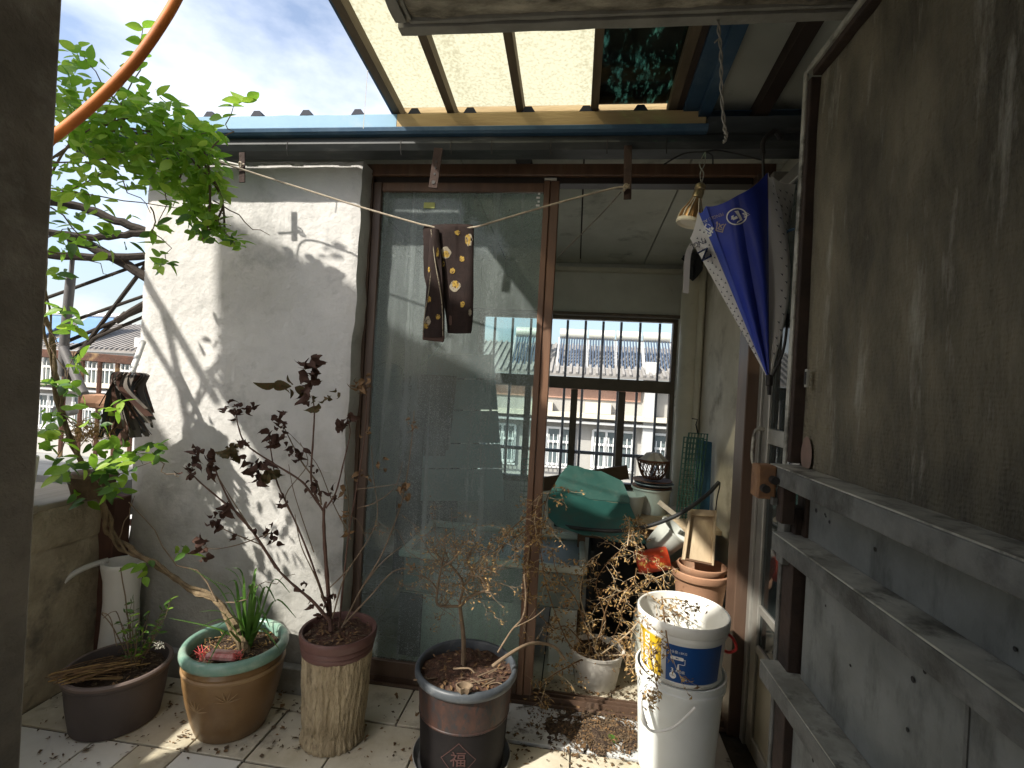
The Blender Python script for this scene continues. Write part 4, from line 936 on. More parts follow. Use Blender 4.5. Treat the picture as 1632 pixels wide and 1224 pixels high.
# ================================================================== buckets
BX, BY = .409, 1.806
def cyl_fn(r_of_z, z0, az0):      # x metres round the bucket, y metres up
    def fn(x, y):
        z = z0 + y; r = r_of_z(z); a = az0 + x / r; return (BX + r*math.cos(a), BY + r*math.sin(a), z)
    return fn
toCam = math.atan2(-BY, -BX)       # the side turned to the doorway
def buckets():
    lo = thing('plastic_bucket', 'plain white plastic bucket with drooping handle on the floor', 'bucket', (BX, BY, 0), 'stacked white buckets')
    MB().lathe((BX, BY, .006), [(.118,.0),(.124,.006),(.142,.31),(.149,.312),(.150,.325),(.146,.329),(.146,.34),(.1505,.342),(.1505,.352),(.144,.352),(.140,.30),(.120,.012),(.001,.012)], 56).build('bucket_body', 'bucket_low', lo, smooth=True)
    f = cyl_fn(lambda z: .158, 0, toCam)
    hp = bez([aY(1024,1105,1.69), aY(1020,1122,1.66), aY(1029,1155,1.635), aY(1045,1166,1.625), aY(1075,1158,1.62), aY(1108,1128,1.635)], 6)
    MB().tube(hp, .0042, 7).build('handle', 'bucket_white', lo, smooth=True); MB().tube(hp[3:13], .0075, 8).build('grip', 'bucket_white', lo, smooth=True)
    up = thing('plastic_bucket', 'white paint bucket with blue and yellow label, on top', 'bucket', (BX, BY, .335), 'stacked white buckets')
    rr = lambda z: .1300 + (z-.36)*.075
    MB().lathe((BX, BY, 0), [(.120,.345),(.128,.347),(.130,.36),(.1405,.50),(.1465,.502),(.148,.512),(.1465,.518),(.1515,.522),(.153,.54),(.1535,.552),(.150,.556),(.1455,.553),(.143,.53),(.139,.50),(.128,.40),(.001,.398)], 64).build('bucket_body', 'bucket_white', up, smooth=True, angle=50)
    for (z, r) in ((.356, .1335), (.362, .1335)): MB().lathe((BX, BY, 0), [(r-.004,z-.002),(r+.001,z),(r-.004,z+.002)], 56).build('rib', 'bucket_white', up, smooth=True)
    def band(n, a0, a1, z0, z1, m, off=.0012):
        mb = MB(); k = 24
        for i in range(k+1):
            a = toCam + R(a0 + (a1-a0)*i/k)
            for z in (z0, z1): mb.v.append(Vector((BX+(rr(z)+off)*math.cos(a), BY+(rr(z)+off)*math.sin(a), z)))
        for i in range(k): mb.f.append((2*i, 2*i+2, 2*i+3, 2*i+1))
        return mb.build(n, m, up, smooth=True)
    lb = band('label', -19, 62, .368, .490, 'label_blue'); ly = band('label', -78, -26, .368, .496, 'label_yellow', .0014); band('label', -25.8, -19.2, .368, .496, 'label_grey', .0013); band('label', 62.3, 76, .368, .490, 'bucket_white', .0013)
    def at(deg, z, off=.0026):
        def fn(x, y):
            zz = .369 + (z-.383)*1.27 + y*1.25; r = rr(zz)+off; a = toCam + R(deg) + 1.25*x/r; return (BX+r*math.cos(a), BY+r*math.sin(a), zz)
        return fn
    print_on('lettering', '净含量:18KG', .0085, at(-4, .461), 'ink_white', lb)
    shape_on('roller_icon', [[(-.017,.006),(.012,.006),(.014,.003),(.014,-.001),(.012,-.003),(-.017,-.003),(-.019,-.001),(-.019,.003)], [(.015,.002),(.018,.002),(.018,-.012),(.0165,-.012),(.0165,.0005),(.015,.0005)], [(.002,-.012),(.0165,-.012),(.0165,-.0135),(.0005,-.0135)], [(-.0005,-.0135),(.003,-.0135),(.004,-.028),(-.002,-.028)]], at(-3, .444), 'ink_white', lb)
    print_on('lettering', '3', .015, at(-10, .4125), 'ink_white', lb, bold=.0003); print_on('lettering', '大功能', .0085, at(0, .4115), 'ink_white', lb)
    n = 24; shape_on('badge', [[(.0085*math.cos(2*math.pi*k/n), .0085*math.sin(2*math.pi*k/n)) for k in range(n)]], at(-9, .399), 'ink_white', lb)
    print_on('lettering', 'VOC', .0055, at(-9, .399, .0034), 'label_blue', lb); print_on('lettering', '环保型', .005, at(6, .393), 'ink_white', lb)
    print_on('lettering', '净味102', .027, at(-50, .432), 'ink_white', ly, rot=R(90), bold=.0008); print_on('lettering', '净味墙面漆', .012, at(-37, .425), 'ink_white', ly, rot=R(90), bold=.0003); print_on('lettering', '内墙乳胶漆', .017, at(-66, .432), 'ink_white', ly, rot=R(90), bold=.0004)
    rp = [(BX + r*math.cos(toCam+R(d)), BY + r*math.sin(toCam+R(d)), z) for r, d, z in ((.150,78,.512),(.162,80,.500),(.172,82,.478),(.170,82,.462),(.152,80,.452),(.140,78,.455))]
    MB().tube(bez(rp, 5), .005, 8).build('handle', 'red_plastic', up, smooth=True)
buckets()

# ================================================================== pots
def pot(name, label, c, body, inner, m, soil_z=None, soil_m='soil', rim=None, n=56, wob=0, sx=1, sy=1, rot=0, group='flower pots on the terrace'):
    t = thing(name, label, 'pot', (c[0], c[1], c[2]), group)
    MB().lathe(c, body + inner, n, wob=wob, sx=sx, sy=sy, rot=rot).build('pot_body', m, t, smooth=True, angle=45)
    if soil_z is not None:
        r = soil_z[0]; mb = MB(); nn = 40; o = 0; K = 12
        for i in range(K+1):
            for k in range(nn):
                a = 2*math.pi*k/nn; rr_ = r*i/K; x, y = rr_*math.cos(a)*sx, rr_*math.sin(a)*sy
                mb.v.append(Vector((c[0]+x, c[1]+y, c[2]+soil_z[1] + .012*(1-(i/K)**2) + .014*noise.noise(Vector((x*22+c[0]*9, y*22, 0))) + .009*noise.noise(Vector((x*60, y*60, 3))))))
        for i in range(K):
            for k in range(nn): k2 = (k+1) % nn; mb.f.append((i*nn+k, i*nn+k2, (i+1)*nn+k2, (i+1)*nn+k) if i else (i*nn+k, (i+1)*nn+k2, (i+1)*nn+k))
        mb.build('soil', soil_m, t, smooth=True)
    return t
P1 = (-1.60, 1.645, .004); P2 = (-1.185, 1.705, .004); P3 = (-.797, 1.716, .004); P4 = (-.321, 1.698, .004); P5 = (.155, 2.258, .004)
t = pot('plastic_pot', 'low dark grey plastic pot with dry stalks, leftmost on the floor', P1, [(.128,0),(.134,.004),(.146,.08),(.156,.172),(.160,.174)], [(.1645,.184),(.1645,.196),(.161,.200),(.152,.199),(.148,.188),(.144,.15)], 'pot_grey', (.147,.165))
MB().lathe(P1, [(.1642,.186),(.1668,.190),(.1668,.197),(.162,.2015),(.152,.2005),(.1495,.15)], 56, cap=False).build('rim', 'pot_grey_rim', t, smooth=True)
t = pot('glazed_pot', 'brown glazed pot with jade green rim holding a spider plant', P2, [(.112,0),(.118,.004),(.135,.05),(.152,.12),(.164,.19),(.168,.225),(.1655,.245),(.1685,.249),(.166,.254),(.163,.27)], [(.160,.278),(.15,.272),(.146,.24)], 'pot_brown', (.150,.262))
MB().lathe(P2, [(.160,.262),(.174,.268),(.1785,.281),(.178,.294),(.172,.304),(.162,.307),(.153,.302),(.149,.290),(.148,.24)], 64, cap=False).build('rim', 'glaze_green', t, smooth=True, angle=80)
MB().lathe(P2, [(.1655,.224),(.1705,.230),(.1705,.236),(.166,.241)], 64, cap=False).build('band', 'pot_brown_light', t, smooth=True)
for (a0, z0, n_) in ((-100, .13, 7), (-62, .17, 6)):       # incised spray of bamboo leaves
    a = R(a0)
    for k in range(n_):
        th = R(10 + 160*k/(n_-1)); pts = []
        for q in range(5):
            s_ = .042*q/4; aa = a + s_*math.cos(th)/.155; zz = z0 + s_*math.sin(th)
            r = .113 + .055*min(1, zz/.22)**.75 + .0035; pts.append((P2[0]+r*math.cos(aa), P2[1]+r*math.sin(aa), P2[2]+zz))
        MB().tube(pts, [.0008,.0022,.0026,.0018,.0005], 5).build('leaf_relief', 'pot_brown_light', t)
t = pot('bark_pot', 'tall tree-trunk textured pot with maroon rim and dead shrub', P3, [(.09,.01),(.095,.03),(.10,.12),(.105,.20),(.11,.28),(.112,.318)], [(.11,.32),(.10,.318)], 'bark_pot', (.120,.362), 'soil_red', n=48)
bk3 = MB(); NA, NZ = 190, 60
for i in range(NZ+1):
    z = .318*i/NZ; r0 = .104 + .017*(z/.318) + (.006*math.exp(-((z-.015)/.02)**2)) - (.004*math.exp(-((z-.055)/.02)**2))
    for k in range(NA):
        a = 2*math.pi*k/NA; q = Vector((math.cos(a)*9, math.sin(a)*9, z*9)); g_ = noise.noise(Vector((math.cos(a)*16, math.sin(a)*16, z*7)))
        r_ = r0 + .0035*noise.noise(q) + .0045*max(-.5, g_) + .0018*noise.noise(Vector((math.cos(a)*40, math.sin(a)*40, z*70)))
        bk3.v.append(Vector((P3[0]+r_*math.cos(a), P3[1]+r_*math.sin(a), P3[2]+z)))
for i in range(NZ):
    for k in range(NA): k2 = (k+1) % NA; bk3.f.append((i*NA+k, i*NA+k2, (i+1)*NA+k2, (i+1)*NA+k))
bk3.build('bark_shell', 'bark_pot', t, smooth=True, angle=80)
MB().lathe(P3, [(.119,.312),(.1235,.318),(.1245,.330),(.1225,.333),(.127,.336),(.1275,.348),(.1255,.351),(.1305,.354),(.1335,.372),(.134,.382),(.130,.388),(.122,.386),(.118,.376),(.116,.33)], 64, cap=False).build('rim', 'bark_rim', t, smooth=True)
t = pot('fortune_pot', 'dark glazed pot with red diamond seal and dead bonsai', P4, [(.135,0),(.141,.006),(.146,.09),(.1515,.178)], [(.14,.18),(.13,.176)], 'pot_dark', (.155,.292), 'soil_red')
MB().lathe(P4, [(.1515,.1775),(.1545,.180),(.1545,.184),(.153,.186),(.1555,.22),(.160,.275),(.161,.290)], 64, cap=False).build('band', 'pot_dark_band', t, smooth=True, angle=30)
MB().lathe(P4, [(.160,.288),(.169,.292),(.1745,.302),(.1745,.314),(.170,.322),(.162,.323),(.157,.316),(.155,.27)], 64, cap=False).build('rim', 'pot_dark_rim', t, smooth=True, angle=80)
tc4 = math.atan2(-P4[1]+.0, -P4[0]) + R(-4)
def on4(x, y):
    z = P4[2] + .10 + y; r = .1415 + (z-.01)*.058 + .002; a = tc4 + x/r; return (P4[0]+r*math.cos(a), P4[1]+r*math.sin(a), z)
rim_ = []
for k in range(4):
    p, q = [(.058,0),(0,.058),(-.058,0),(0,-.058)][k], [(0,.058),(-.058,0),(0,-.058),(.058,0)][k]
    for s_ in range(6):
        l = lambda u, w_: ((p[0]+(q[0]-p[0])*u)*w_, (p[1]+(q[1]-p[1])*u)*w_)
        rim_.append([l(s_/6, 1), l((s_+1)/6, 1), l((s_+1)/6, .94), l(s_/6, .94)])
shape_on('seal_border', rim_, on4, 'seal_red', t); print_on('seal_character', '福', .052, on4, 'seal_red', t, bold=.0004)
sa = thing('saucer', 'pale saucer under the dark fortune pot', 'saucer', (P4[0], P4[1], 0))
MB().lathe((P4[0], P4[1], .0045), [(.001,0),(.15,0),(.168,.028),(.165,.03),(.150,.0035),(.001,.003)], 48).build('saucer_dish', 'concrete_grey', sa, smooth=True)
for o_ in [x for x in bpy.data.objects if x.name.startswith('fortune_pot') and not x.parent]: o_.location.z += .005
t = pot('white_pot', 'white pot of dead vine just inside the open door', P5, [(.085,0),(.090,.004),(.107,.11),(.113,.142)], [(.119,.146),(.1195,.155),(.114,.157),(.108,.152),(.10,.12)], 'pot_white', (.106,.135))

# terracotta pots stacked on a crate, with a wooden tray leaning in them
P6 = (.618, 2.43, .29)
cr_ = thing('crate', 'low wooden crate under the terracotta pots', 'crate', (.62, 2.45, 0))
for z in (.02, .11, .20): MB().box(.50, .76, 2.32, 2.335, z, z+.075).build('slat', 'wood_grey', cr_)
for x in (.50, .745): MB().box(x, x+.015, 2.336, 2.58, .003, .285).build('side', 'wood_grey', cr_)
MB().box(.50, .76, 2.32, 2.58, .2855, .2895).build('top', 'wood_grey', cr_)
t = pot('terracotta_pot', 'wide terracotta pot, outer of the nested pair in shed', P6, [(.085,0),(.09,.004),(.112,.16),(.125,.165)], [(.131,.172),(.132,.198),(.126,.202),(.118,.19),(.1,.04),(.001,.03)], 'terracotta', group='terracotta pots')
t = pot('terracotta_pot', 'smaller terracotta pot nested inside the wide one', (P6[0]+.004, P6[1]-.008, P6[2]+.05), [(.07,0),(.10,.15)], [(.108,.158),(.109,.175),(.104,.178),(.099,.17),(.09,.06),(.001,.05)], 'terracotta', group='terracotta pots')
wt = thing('wooden_tray', 'chipped wooden tray standing in the terracotta pots', 'tray', P6)
q0, q1, q2, q3 = aY(1086,892,2.42), aY(1134,902,2.42), aY(1139,815,2.50), aY(1097,812,2.50)
nrm = (q1-q0).cross(q3-q0).normalized()
if nrm.y > 0: nrm = -nrm
def slabq(a, b, c, d, th, n, m): return MB().hexa([a, b, c, d, a+nrm*th, b+nrm*th, c+nrm*th, d+nrm*th]).build(n, m, wt, bevel=.0015, fix=True)
slabq(q0, q1, q2, q3, .006, 'bottom', 'wood_pale')
ex, ey = (q1-q0).normalized(), (q3-q0).normalized()
slabq(q0+nrm*.0062, q0+ex*.009+nrm*.0062, q3+ex*.009+nrm*.0062, q3+nrm*.0062, .03, 'side', 'wood_pale'); slabq(q1-ex*.009+nrm*.0062, q1+nrm*.0062, q2+nrm*.0062, q2-ex*.009+nrm*.0062, .03, 'side', 'wood_pale')
slabq(q0+ex*.0095+nrm*.0062, q1-ex*.0095+nrm*.0062, q1-ex*.0095+ey*.01+nrm*.0062, q0+ex*.0095+ey*.01+nrm*.0062, .028, 'end', 'wood_brown'); slabq(q3-ey*.03+ex*.0095+nrm*.0062, q2-ey*.03-ex*.0095+nrm*.0062, q2-ex*.0095+nrm*.0062, q3+ex*.0095+nrm*.0062, .028, 'end', 'wood_pale')

# ================================================================== clutter inside the shed
def shed_clutter():
    tb = thing('work_table', 'pale plank table buried under clutter by the shed window', 'table', (.42, 2.85, 0))
    MB().box(.02, .76, 2.62, 3.1, .60, .625).build('table_top', 'wood_pale', tb, bevel=.003)
    MB().box(.05, .73, 2.66, 3.05, .52, .598).build('apron', 'wood_brown', tb)
    for x, y in ((.05,2.66),(.70,2.66),(.05,3.04),(.70,3.04)): MB().box(x, x+.04, y, y+.04, .003, .519).build('leg', 'wood_brown', tb)
    dbx = thing('table_shade_box', 'black open box standing in for the shadow below the table', 'crate', (.3, 2.75, 0))  # dark box added to stand for the shade under the table
    for (x0,x1,y0,y1,z0,z1) in ((.12,.5,2.9,2.92,.003,.48),(.12,.135,2.58,2.899,.003,.48),(.485,.5,2.58,2.899,.003,.48),(.136,.484,2.58,2.899,.003,.02)): MB().box(x0,x1,y0,y1,z0,z1).build('panel', 'dark_stuff', dbx)
    # bent teal sheet
    ts = thing('teal_sheet', 'bent teal green sheet draped over the table clutter', 'sheet', aY(950, 800, 2.6))
    def ribbon(rows, n, m):
        mb = MB(); K = 14
        for r_ in rows:
            (ax, ay, ad), (bx, by, bd) = r_; a, b = aY(ax, ay, ad), aY(bx, by, bd)
            for k in range(K+1):
                s_ = k/K; p = a.lerp(b, s_); p.z += .006*math.sin(s_*7+len(mb.v)*.01) + .012*noise.noise(p*11) + .005*noise.noise(p*32); mb.v.append(p)
        nr = len(rows)
        for i in range(nr-1):
            for k in range(K): q = i*(K+1)+k; mb.f.append((q, q+1, q+K+2, q+K+1))
        N0 = len(mb.v); mb.v += [v + Vector((0,.002,-.004)) for v in mb.v]
        mb.f += [tuple(i+N0 for i in f[::-1]) for f in list(mb.f)]
        return mb.build(n, m, ts, smooth=True, angle=30)
    ribbon([((906,741,2.80),(958,750,2.80)), ((893,757,2.76),(992,770,2.76)), ((880,778,2.70),(1003,796,2.70)), ((877,782,2.69),(1004,803,2.69))], 'upper_fold', 'teal_lighter')
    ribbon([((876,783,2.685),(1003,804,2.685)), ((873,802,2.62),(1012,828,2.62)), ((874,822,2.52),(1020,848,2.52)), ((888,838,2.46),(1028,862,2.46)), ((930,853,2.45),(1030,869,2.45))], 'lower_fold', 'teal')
    # plank behind
    pl = thing('brown_plank', 'brown plank lying along the window sill', 'plank', aY(940, 760, 3.2)); MB().bar(aY(862,772,3.2), aY(1001,752,3.2), .03, .085).build('plank_body', 'wood_brown', pl, bevel=.003)
    # basket, plates, stacked tubs
    c = aY(1038, 790, 2.9); X = c.x
    tub = thing('grey_tub', 'round grey plastic tub under the wicker basket', 'tub', (X, 2.9, .626))
    zt = aY(1038, 778, 2.9).z
    MB().lathe((X, 2.9, .6265), [(.085,0),(.105,zt-.63),(.112,zt-.628),(.112,zt-.62),(.10,zt-.62),(.08,.01),(.001,.01)], 36).build('tub_body', 'tub_grey', tub, smooth=True)
    t2 = thing('grey_tub', 'smaller grey tub left of the basket stack', 'tub', (X-.13, 2.82, .626))
    MB().lathe((X-.125, 2.80, .6265), [(.06,0),(.072,.10),(.077,.102),(.077,.11),(.070,.11),(.055,.01),(.001,.01)], 32).build('tub_body', 'tub_grey', t2, smooth=True)
    zz = zt
    for i in range(3):
        pt = thing('plate', ('lowest', 'middle', 'topmost')[i] + ' dark plate in the stack beneath the basket', 'plate', (X, 2.9, zz), 'plates under the basket')
        MB().lathe((X + rnd(-.012,.012), 2.9, zz), [(.05,0),(.108+rnd(-.01,.01),.012),(.108,.016),(.045,.006),(.001,.006)], 36).build('plate_body', 'wicker' if i != 1 else 'board_grey', pt, smooth=True); zz += .017
    zb, zr = zz + .002, aY(1038, 733, 2.9).z
    bk = thing('wicker_basket', 'brown openwork wicker basket holding pale junk', 'basket', (X, 2.9, zb))
    MB().lathe((X, 2.9, zb), [(.045,0),(.05,.004),(.045,.008)], 28).build('base', 'wicker', bk, smooth=True)
    MB().tube([(X+.088*math.cos(a), 2.9+.088*math.sin(a), zr) for a in [2*math.pi*k/36 for k in range(37)]], .006, 6).build('rim', 'wicker', bk, smooth=True)
    for k in range(18):
        for sgn in (1, -1):
            pts = []
            for q in range(6): u = q/5; a = 2*math.pi*k/18 + sgn*u*.5; r = .048 + .04*u**.6; pts.append((X+r*math.cos(a), 2.9+r*math.sin(a), zb+.004+(zr-zb-.004)*u))
            MB().tube(pts, .0028, 4).build('strand', 'wicker', bk)
    jk = thing('crumpled_paper', 'pale crumpled paper filling the basket', 'paper', (X, 2.9, zr)); MB().lathe((X, 2.9, zr-.03), [(.001,0),(.06,.01),(.075,.03),(.05,.05),(.035,.07),(.001,.075)], 18, wob=.5).build('paper_body', 'basin_white', jk, smooth=True)
    # green wire racks leaning in the corner, blue board behind
    def rack(cx_, Y, dx, label, wpx, pyt, pyb):
        r_ = thing('wire_rack', label, 'rack', (cx_, Y, .62), 'green wire racks in the corner')
        zt_, zb_ = aY(1100, pyt, Y).z, aY(1100, pyb, Y).z; w_ = wpx
        for i in range(7): x = cx_ + w_*i/6; MB().tube([(x, Y-.05, zb_), (x+dx, Y, zt_)], .0028, 4).build('wire', 'wire_green', r_)
        for k in range(17): s_ = k/16; z_ = zb_+(zt_-zb_)*s_; y_ = Y-.05+.05*s_; x = cx_+dx*s_; MB().tube([(x-.004, y_-.003, z_), (x+w_+.004, y_-.003, z_)], .0025, 4).build('wire', 'wire_green', r_)
        MB().tube([(cx_, Y-.05, zb_), (cx_+dx, Y, zt_), (cx_+w_+dx, Y, zt_), (cx_+w_, Y-.05, zb_)], .0045, 6).build('frame', 'wire_green', r_)
    a = aY(1075, 820, 2.85).x
    rack(a, 2.86, .03, 'front green wire rack leaning by the drain pipe', .10, 697, 830); rack(a+.028, 2.92, .04, 'rear green wire rack nearer the blue board', .10, 690, 826)
    h = aY(1112, 690, 2.9); MB_ = MB().tube([h, h+Vector((-.012,0,.045)), h+Vector((-.006,0,.075)), h+Vector((-.035,0,.078))], .0035, 5)
    hk = thing('wire_hook', 'bent wire hook sticking up above the racks', 'hook', h); MB_.build('hook_wire', 'black_iron', hk)
    bb = thing('blue_board', 'dark blue board standing beside the green wire racks', 'board', aY(1120, 800, 2.9))
    b0, b1, b2, b3 = aY(1104,835,2.9), aY(1130,835,2.9), aY(1135,705,2.95), aY(1112,700,2.95)
    MB().hexa([b0, b1, b1+Vector((0,.02,0)), b0+Vector((0,.02,0)), b3, b2, b2+Vector((0,.02,0)), b3+Vector((0,.02,0))]).build('board_body', 'blue_board', bb, bevel=.002)
    # black hose across everything
    hs = thing('black_hose', 'thick black hose looping across the teal sheet', 'hose', aY(1000, 845, 2.43))
    MB().tube(bez([aY(884,836,2.50), aY(930,843,2.44), aY(985,846,2.41), aY(1035,838,2.40), aY(1085,818,2.42), aY(1125,790,2.45), aY(1146,768,2.47)], 8), .0095, 10).build('hose_body', 'hose_black', hs, smooth=True)
    MB().tube(bez([aY(1146,768,2.47), aY(1147,775,2.47), aY(1142,800,2.5), aY(1138,850,2.5)], 5), .003, 6).build('thin_end', 'hose_black', hs)
    # tilted bucket with red tin below
    tilt = Matrix.Rotation(R(38), 3, 'Y') @ Matrix.Rotation(R(12), 3, 'X'); c = aY(1042, 878, 2.56)
    tbk = thing('tilted_pail', 'pale grey pail tipped over above the red tin', 'pail', c)
    MB().lathe(c, [(.055,0),(.06,.004),(.078,.15),(.083,.152),(.083,.16),(.076,.16),(.057,.01),(.001,.01)], 36, tilt=tilt).build('pail_body', 'tub_grey', tbk, smooth=True)
    MB().bar(aY(1050,800,2.45), aY(1082,825,2.45), .022, .006, up=(0,1,0)).build('wood_strip', 'wood_grey', tbk)
    c = aY(1040, 893, 2.46); tilt = Matrix.Rotation(R(-62), 3, 'Y') @ Matrix.Rotation(R(14), 3, 'X')
    tn = thing('red_tin', 'red gold-flecked tin lying on its side', 'tin', c); MB().lathe(c, [(.001,-.075),(.05,-.075),(.053,-.07),(.053,.07),(.05,.075),(.001,.075)], 36, tilt=Matrix.Rotation(R(75), 3, 'Y')).build('tin_body', 'tin_red', tn, smooth=True, angle=40)
    c = aY(1030, 960, 2.42); jr = thing('pale_jar', 'pale yellow jar standing below the red tin', 'jar', (c.x, c.y, .003)); MB().lathe((c.x, 2.42, .003), [(.05,0),(.055,.01),(.055,.26),(.045,.29),(.045,.31),(.001,.31)], 32).build('jar_body', 'cabinet', jr, smooth=True)
    # washing trough on a cabinet behind the glass
    z = aY(760, 893, 2.26).z
    tr = thing('wash_trough', 'wide grey wash trough with pale rim behind the glass', 'trough', (-.35, 2.5, 0))
    x0, x1, y0, y1 = -.78, .09, 2.26, 2.80
    for (a0,a1,b0_,b1_) in ((x0,x1,y0,y0+.03),(x0,x1,y1-.03,y1),(x0,x0+.03,y0+.031,y1-.031),(x1-.03,x1,y0+.031,y1-.031)): MB().box(a0,a1,b0_,b1_,z-.02,z+.012).build('rim', 'cabinet', tr, bevel=.006)
    MB().box(x0+.02, x1-.02, y0+.02, y1-.02, z-.19, z-.021).build('basin', 'tub_inside', tr, bevel=.01)
    MB().box(x0+.05, x1-.24, y0+.035, y1-.05, .003, z-.192).build('cabinet_body', 'cabinet', tr, bevel=.004)
    MB().box(x1-.15, x1-.03, y0+.03, y0+.3, .003, z-.192).build('cabinet_post', 'cabinet', tr, bevel=.004)
    MB().box(x0+.012, x0+.12, y0+.02, y0+.033, .003, z-.195).build('cabinet_edge', 'dark_stuff', tr)
    # boards leaning on the window wall, dark cupboard, things behind the glass
    lb_ = thing('leaning_boards', 'grey boards leaning against the window behind the glass', 'boards', aY(740, 790, 3.3))
    ys = [565, 605, 655, 708, 748, 800]
    for i in range(5):
        l0, l1 = 682 - (ys[i]-565)*.05, 682 - (ys[i+1]-565)*.05; r0, r1 = 786 + (ys[i]-565)*.075, 786 + (ys[i+1]-565)*.075
        A, B, C_, D = aY(l1, ys[i+1]-2, 3.32-.05*i), aY(r1, ys[i+1]-2, 3.32-.05*i), aY(r0, ys[i], 3.36-.05*i), aY(l0, ys[i], 3.36-.05*i)
        th = Vector((0,.02,0)); MB().hexa([A, B, B+th, A+th, D, C_, C_+th, D+th]).build('board', 'board_grey', lb_)
    cb = thing('dark_cupboard', 'dark cupboard in the shed behind the glass', 'cupboard', (-1.1, 3.3, 0))
    A, B = aY(642, 595, 3.2), aY(722, 595, 3.2); MB().box(A.x, B.x, 3.2, 3.55, .003, A.z).build('cupboard_body', 'dark_stuff', cb, bevel=.005)
    MB().box(A.x+.02, (A.x+B.x)/2-.004, 3.19, 3.199, .06, A.z-.03).build('cupboard_door', 'dark_stuff', cb); MB().box((A.x+B.x)/2+.004, B.x-.02, 3.19, 3.199, .06, A.z-.03).build('cupboard_door', 'dark_stuff', cb)
    wv = thing('green_plant_tray', 'green wire tray standing on the trough behind the glass', 'tray', aY(845, 790, 2.7))
    A = aY(828, 800, 2.7); B = aY(862, 733, 2.7)
    for i in range(6): x = A.x + (B.x-A.x)*i/5; MB().tube([(x,2.7,A.z),(x,2.72,B.z)], .003, 4).build('wire', 'wire_green', wv)
    for i in range(9): z_ = A.z + (B.z-A.z)*i/8; MB().tube([(A.x,2.7,z_),(B.x,2.7,z_)], .003, 4).build('wire', 'wire_green', wv)
    ch = thing('white_cable', 'loose white cable drooping behind the dusty glass', 'cable', aY(640, 600, 2.5))
    MB().tube(bez([aY(590,590,2.5), aY(615,578,2.5), aY(640,588,2.5), aY(632,602,2.5), aY(605,600,2.5), aY(650,598,2.5), aY(690,565,2.5), aY(712,535,2.5)], 7), .004, 6).build('cable_body', 'string_white', ch, smooth=True)
shed_clutter()

# ================================================================== PLANTS
def leaf_shape(L, W, curl=.15, fold=.25, n=5):
    v, f = [], []
    for i in range(n+1):
        t = i/n; w_ = W*math.sin(math.pi*min(1, t**.8*.97+.015))**.85*.5; z = -curl*L*t*t
        v += [Vector((L*t, -w_, z + fold*w_)), Vector((L*t, 0, z)), Vector((L*t, w_, z + fold*w_))]
    for i in range(n):
        a = 3*i; f += [(a, a+3, a+4, a+1), (a+1, a+4, a+5, a+2)]
    return v, f
def dead_shape(L, W, seed):
    v, f = leaf_shape(L, W, .0, .9, 6); out = []
    for p in v:
        t = p.x/L; a = t*rnd(1.5, 2.6); out.append(Vector((L*.42*math.sin(a) + .1*p.x, p.y*(1-.2*t) + .15*L*noise.noise(Vector((t*3, seed, 0))), -L*.5*(1-math.cos(a)) + p.z + .12*L*noise.noise(Vector((t*4, p.y*60, seed))))))
    return out, f
def mesh_of(name, vf, m):
    me = bpy.data.meshes.new(name); me.from_pydata([tuple(p) for p in vf[0]], [], vf[1]); me.shade_smooth(); me.materials.append(MAT[m]); return me
def orient(d, roll):
    d = d.normalized(); return (Vector((1,0,0)).rotation_difference(d) @ __import__('mathutils').Quaternion((1,0,0), roll))
class Leaves:          # keeps the 300 largest in view as leaf parts, joins the rest into one part
    def __init__(self, root, meshes, name='leaf', rest='foliage', limit=290): self.r = root; self.m = meshes; self.n = name; self.items = []; self.rest = rest; self.limit = limit
    def put(self, p, d, s, k=None, roll=None): self.items.append((Vector(p), Vector(d), s, random.randrange(len(self.m)) if k is None else k, rnd(-1,1) if roll is None else roll))
    def done(self):
        size = lambda it: it[2] / max(.2, (it[0]-CAM).length)
        self.items.sort(key=size, reverse=True); base = BASE[self.r.name]
        for p, d, s, k, ro in self.items[:self.limit]:
            o = bpy.data.objects.new(self.n, self.m[k]); COL.objects.link(o); o.parent = self.r; o.location = p - base
            o.rotation_mode = 'QUATERNION'; o.rotation_quaternion = orient(d, ro); o.scale = (s, s, s)
        groups = {}
        for p, d, s, k, ro in self.items[self.limit:]:
            mb = groups.setdefault(self.m[k].materials[0].name, MB()); q = orient(d, ro); me = self.m[k]
            mb.add([p + q @ (v.co*s) for v in me.vertices], [tuple(f.vertices) for f in me.polygons])
        for mn, mb in groups.items(): tag(mb.build(self.rest, MAT[mn], self.r, smooth=True), kind='stuff')
def rdir(zlo=-1, zhi=1):
    while True:
        v = Vector((rnd(-1,1), rnd(-1,1), rnd(zlo, zhi)))
        if .2 < v.length < 1.2: return v.normalized()
def stemline(mb, a, b, r0, r1, wob=.02, n=7):
    a = Vector(a); b = Vector(b); s = rnd(0,99); L = (b-a).length
    pts = [a.lerp(b, i/n) + Vector((noise.noise(Vector((i*.5, s, 0))), noise.noise(Vector((i*.5, s, 9))), noise.noise(Vector((i*.5, s, 5)))))*wob*math.sin(math.pi*i/n) for i in range(n+1)]
    mb.tube(pts, [r0 + (r1-r0)*i/n for i in range(n+1)], 5); return pts

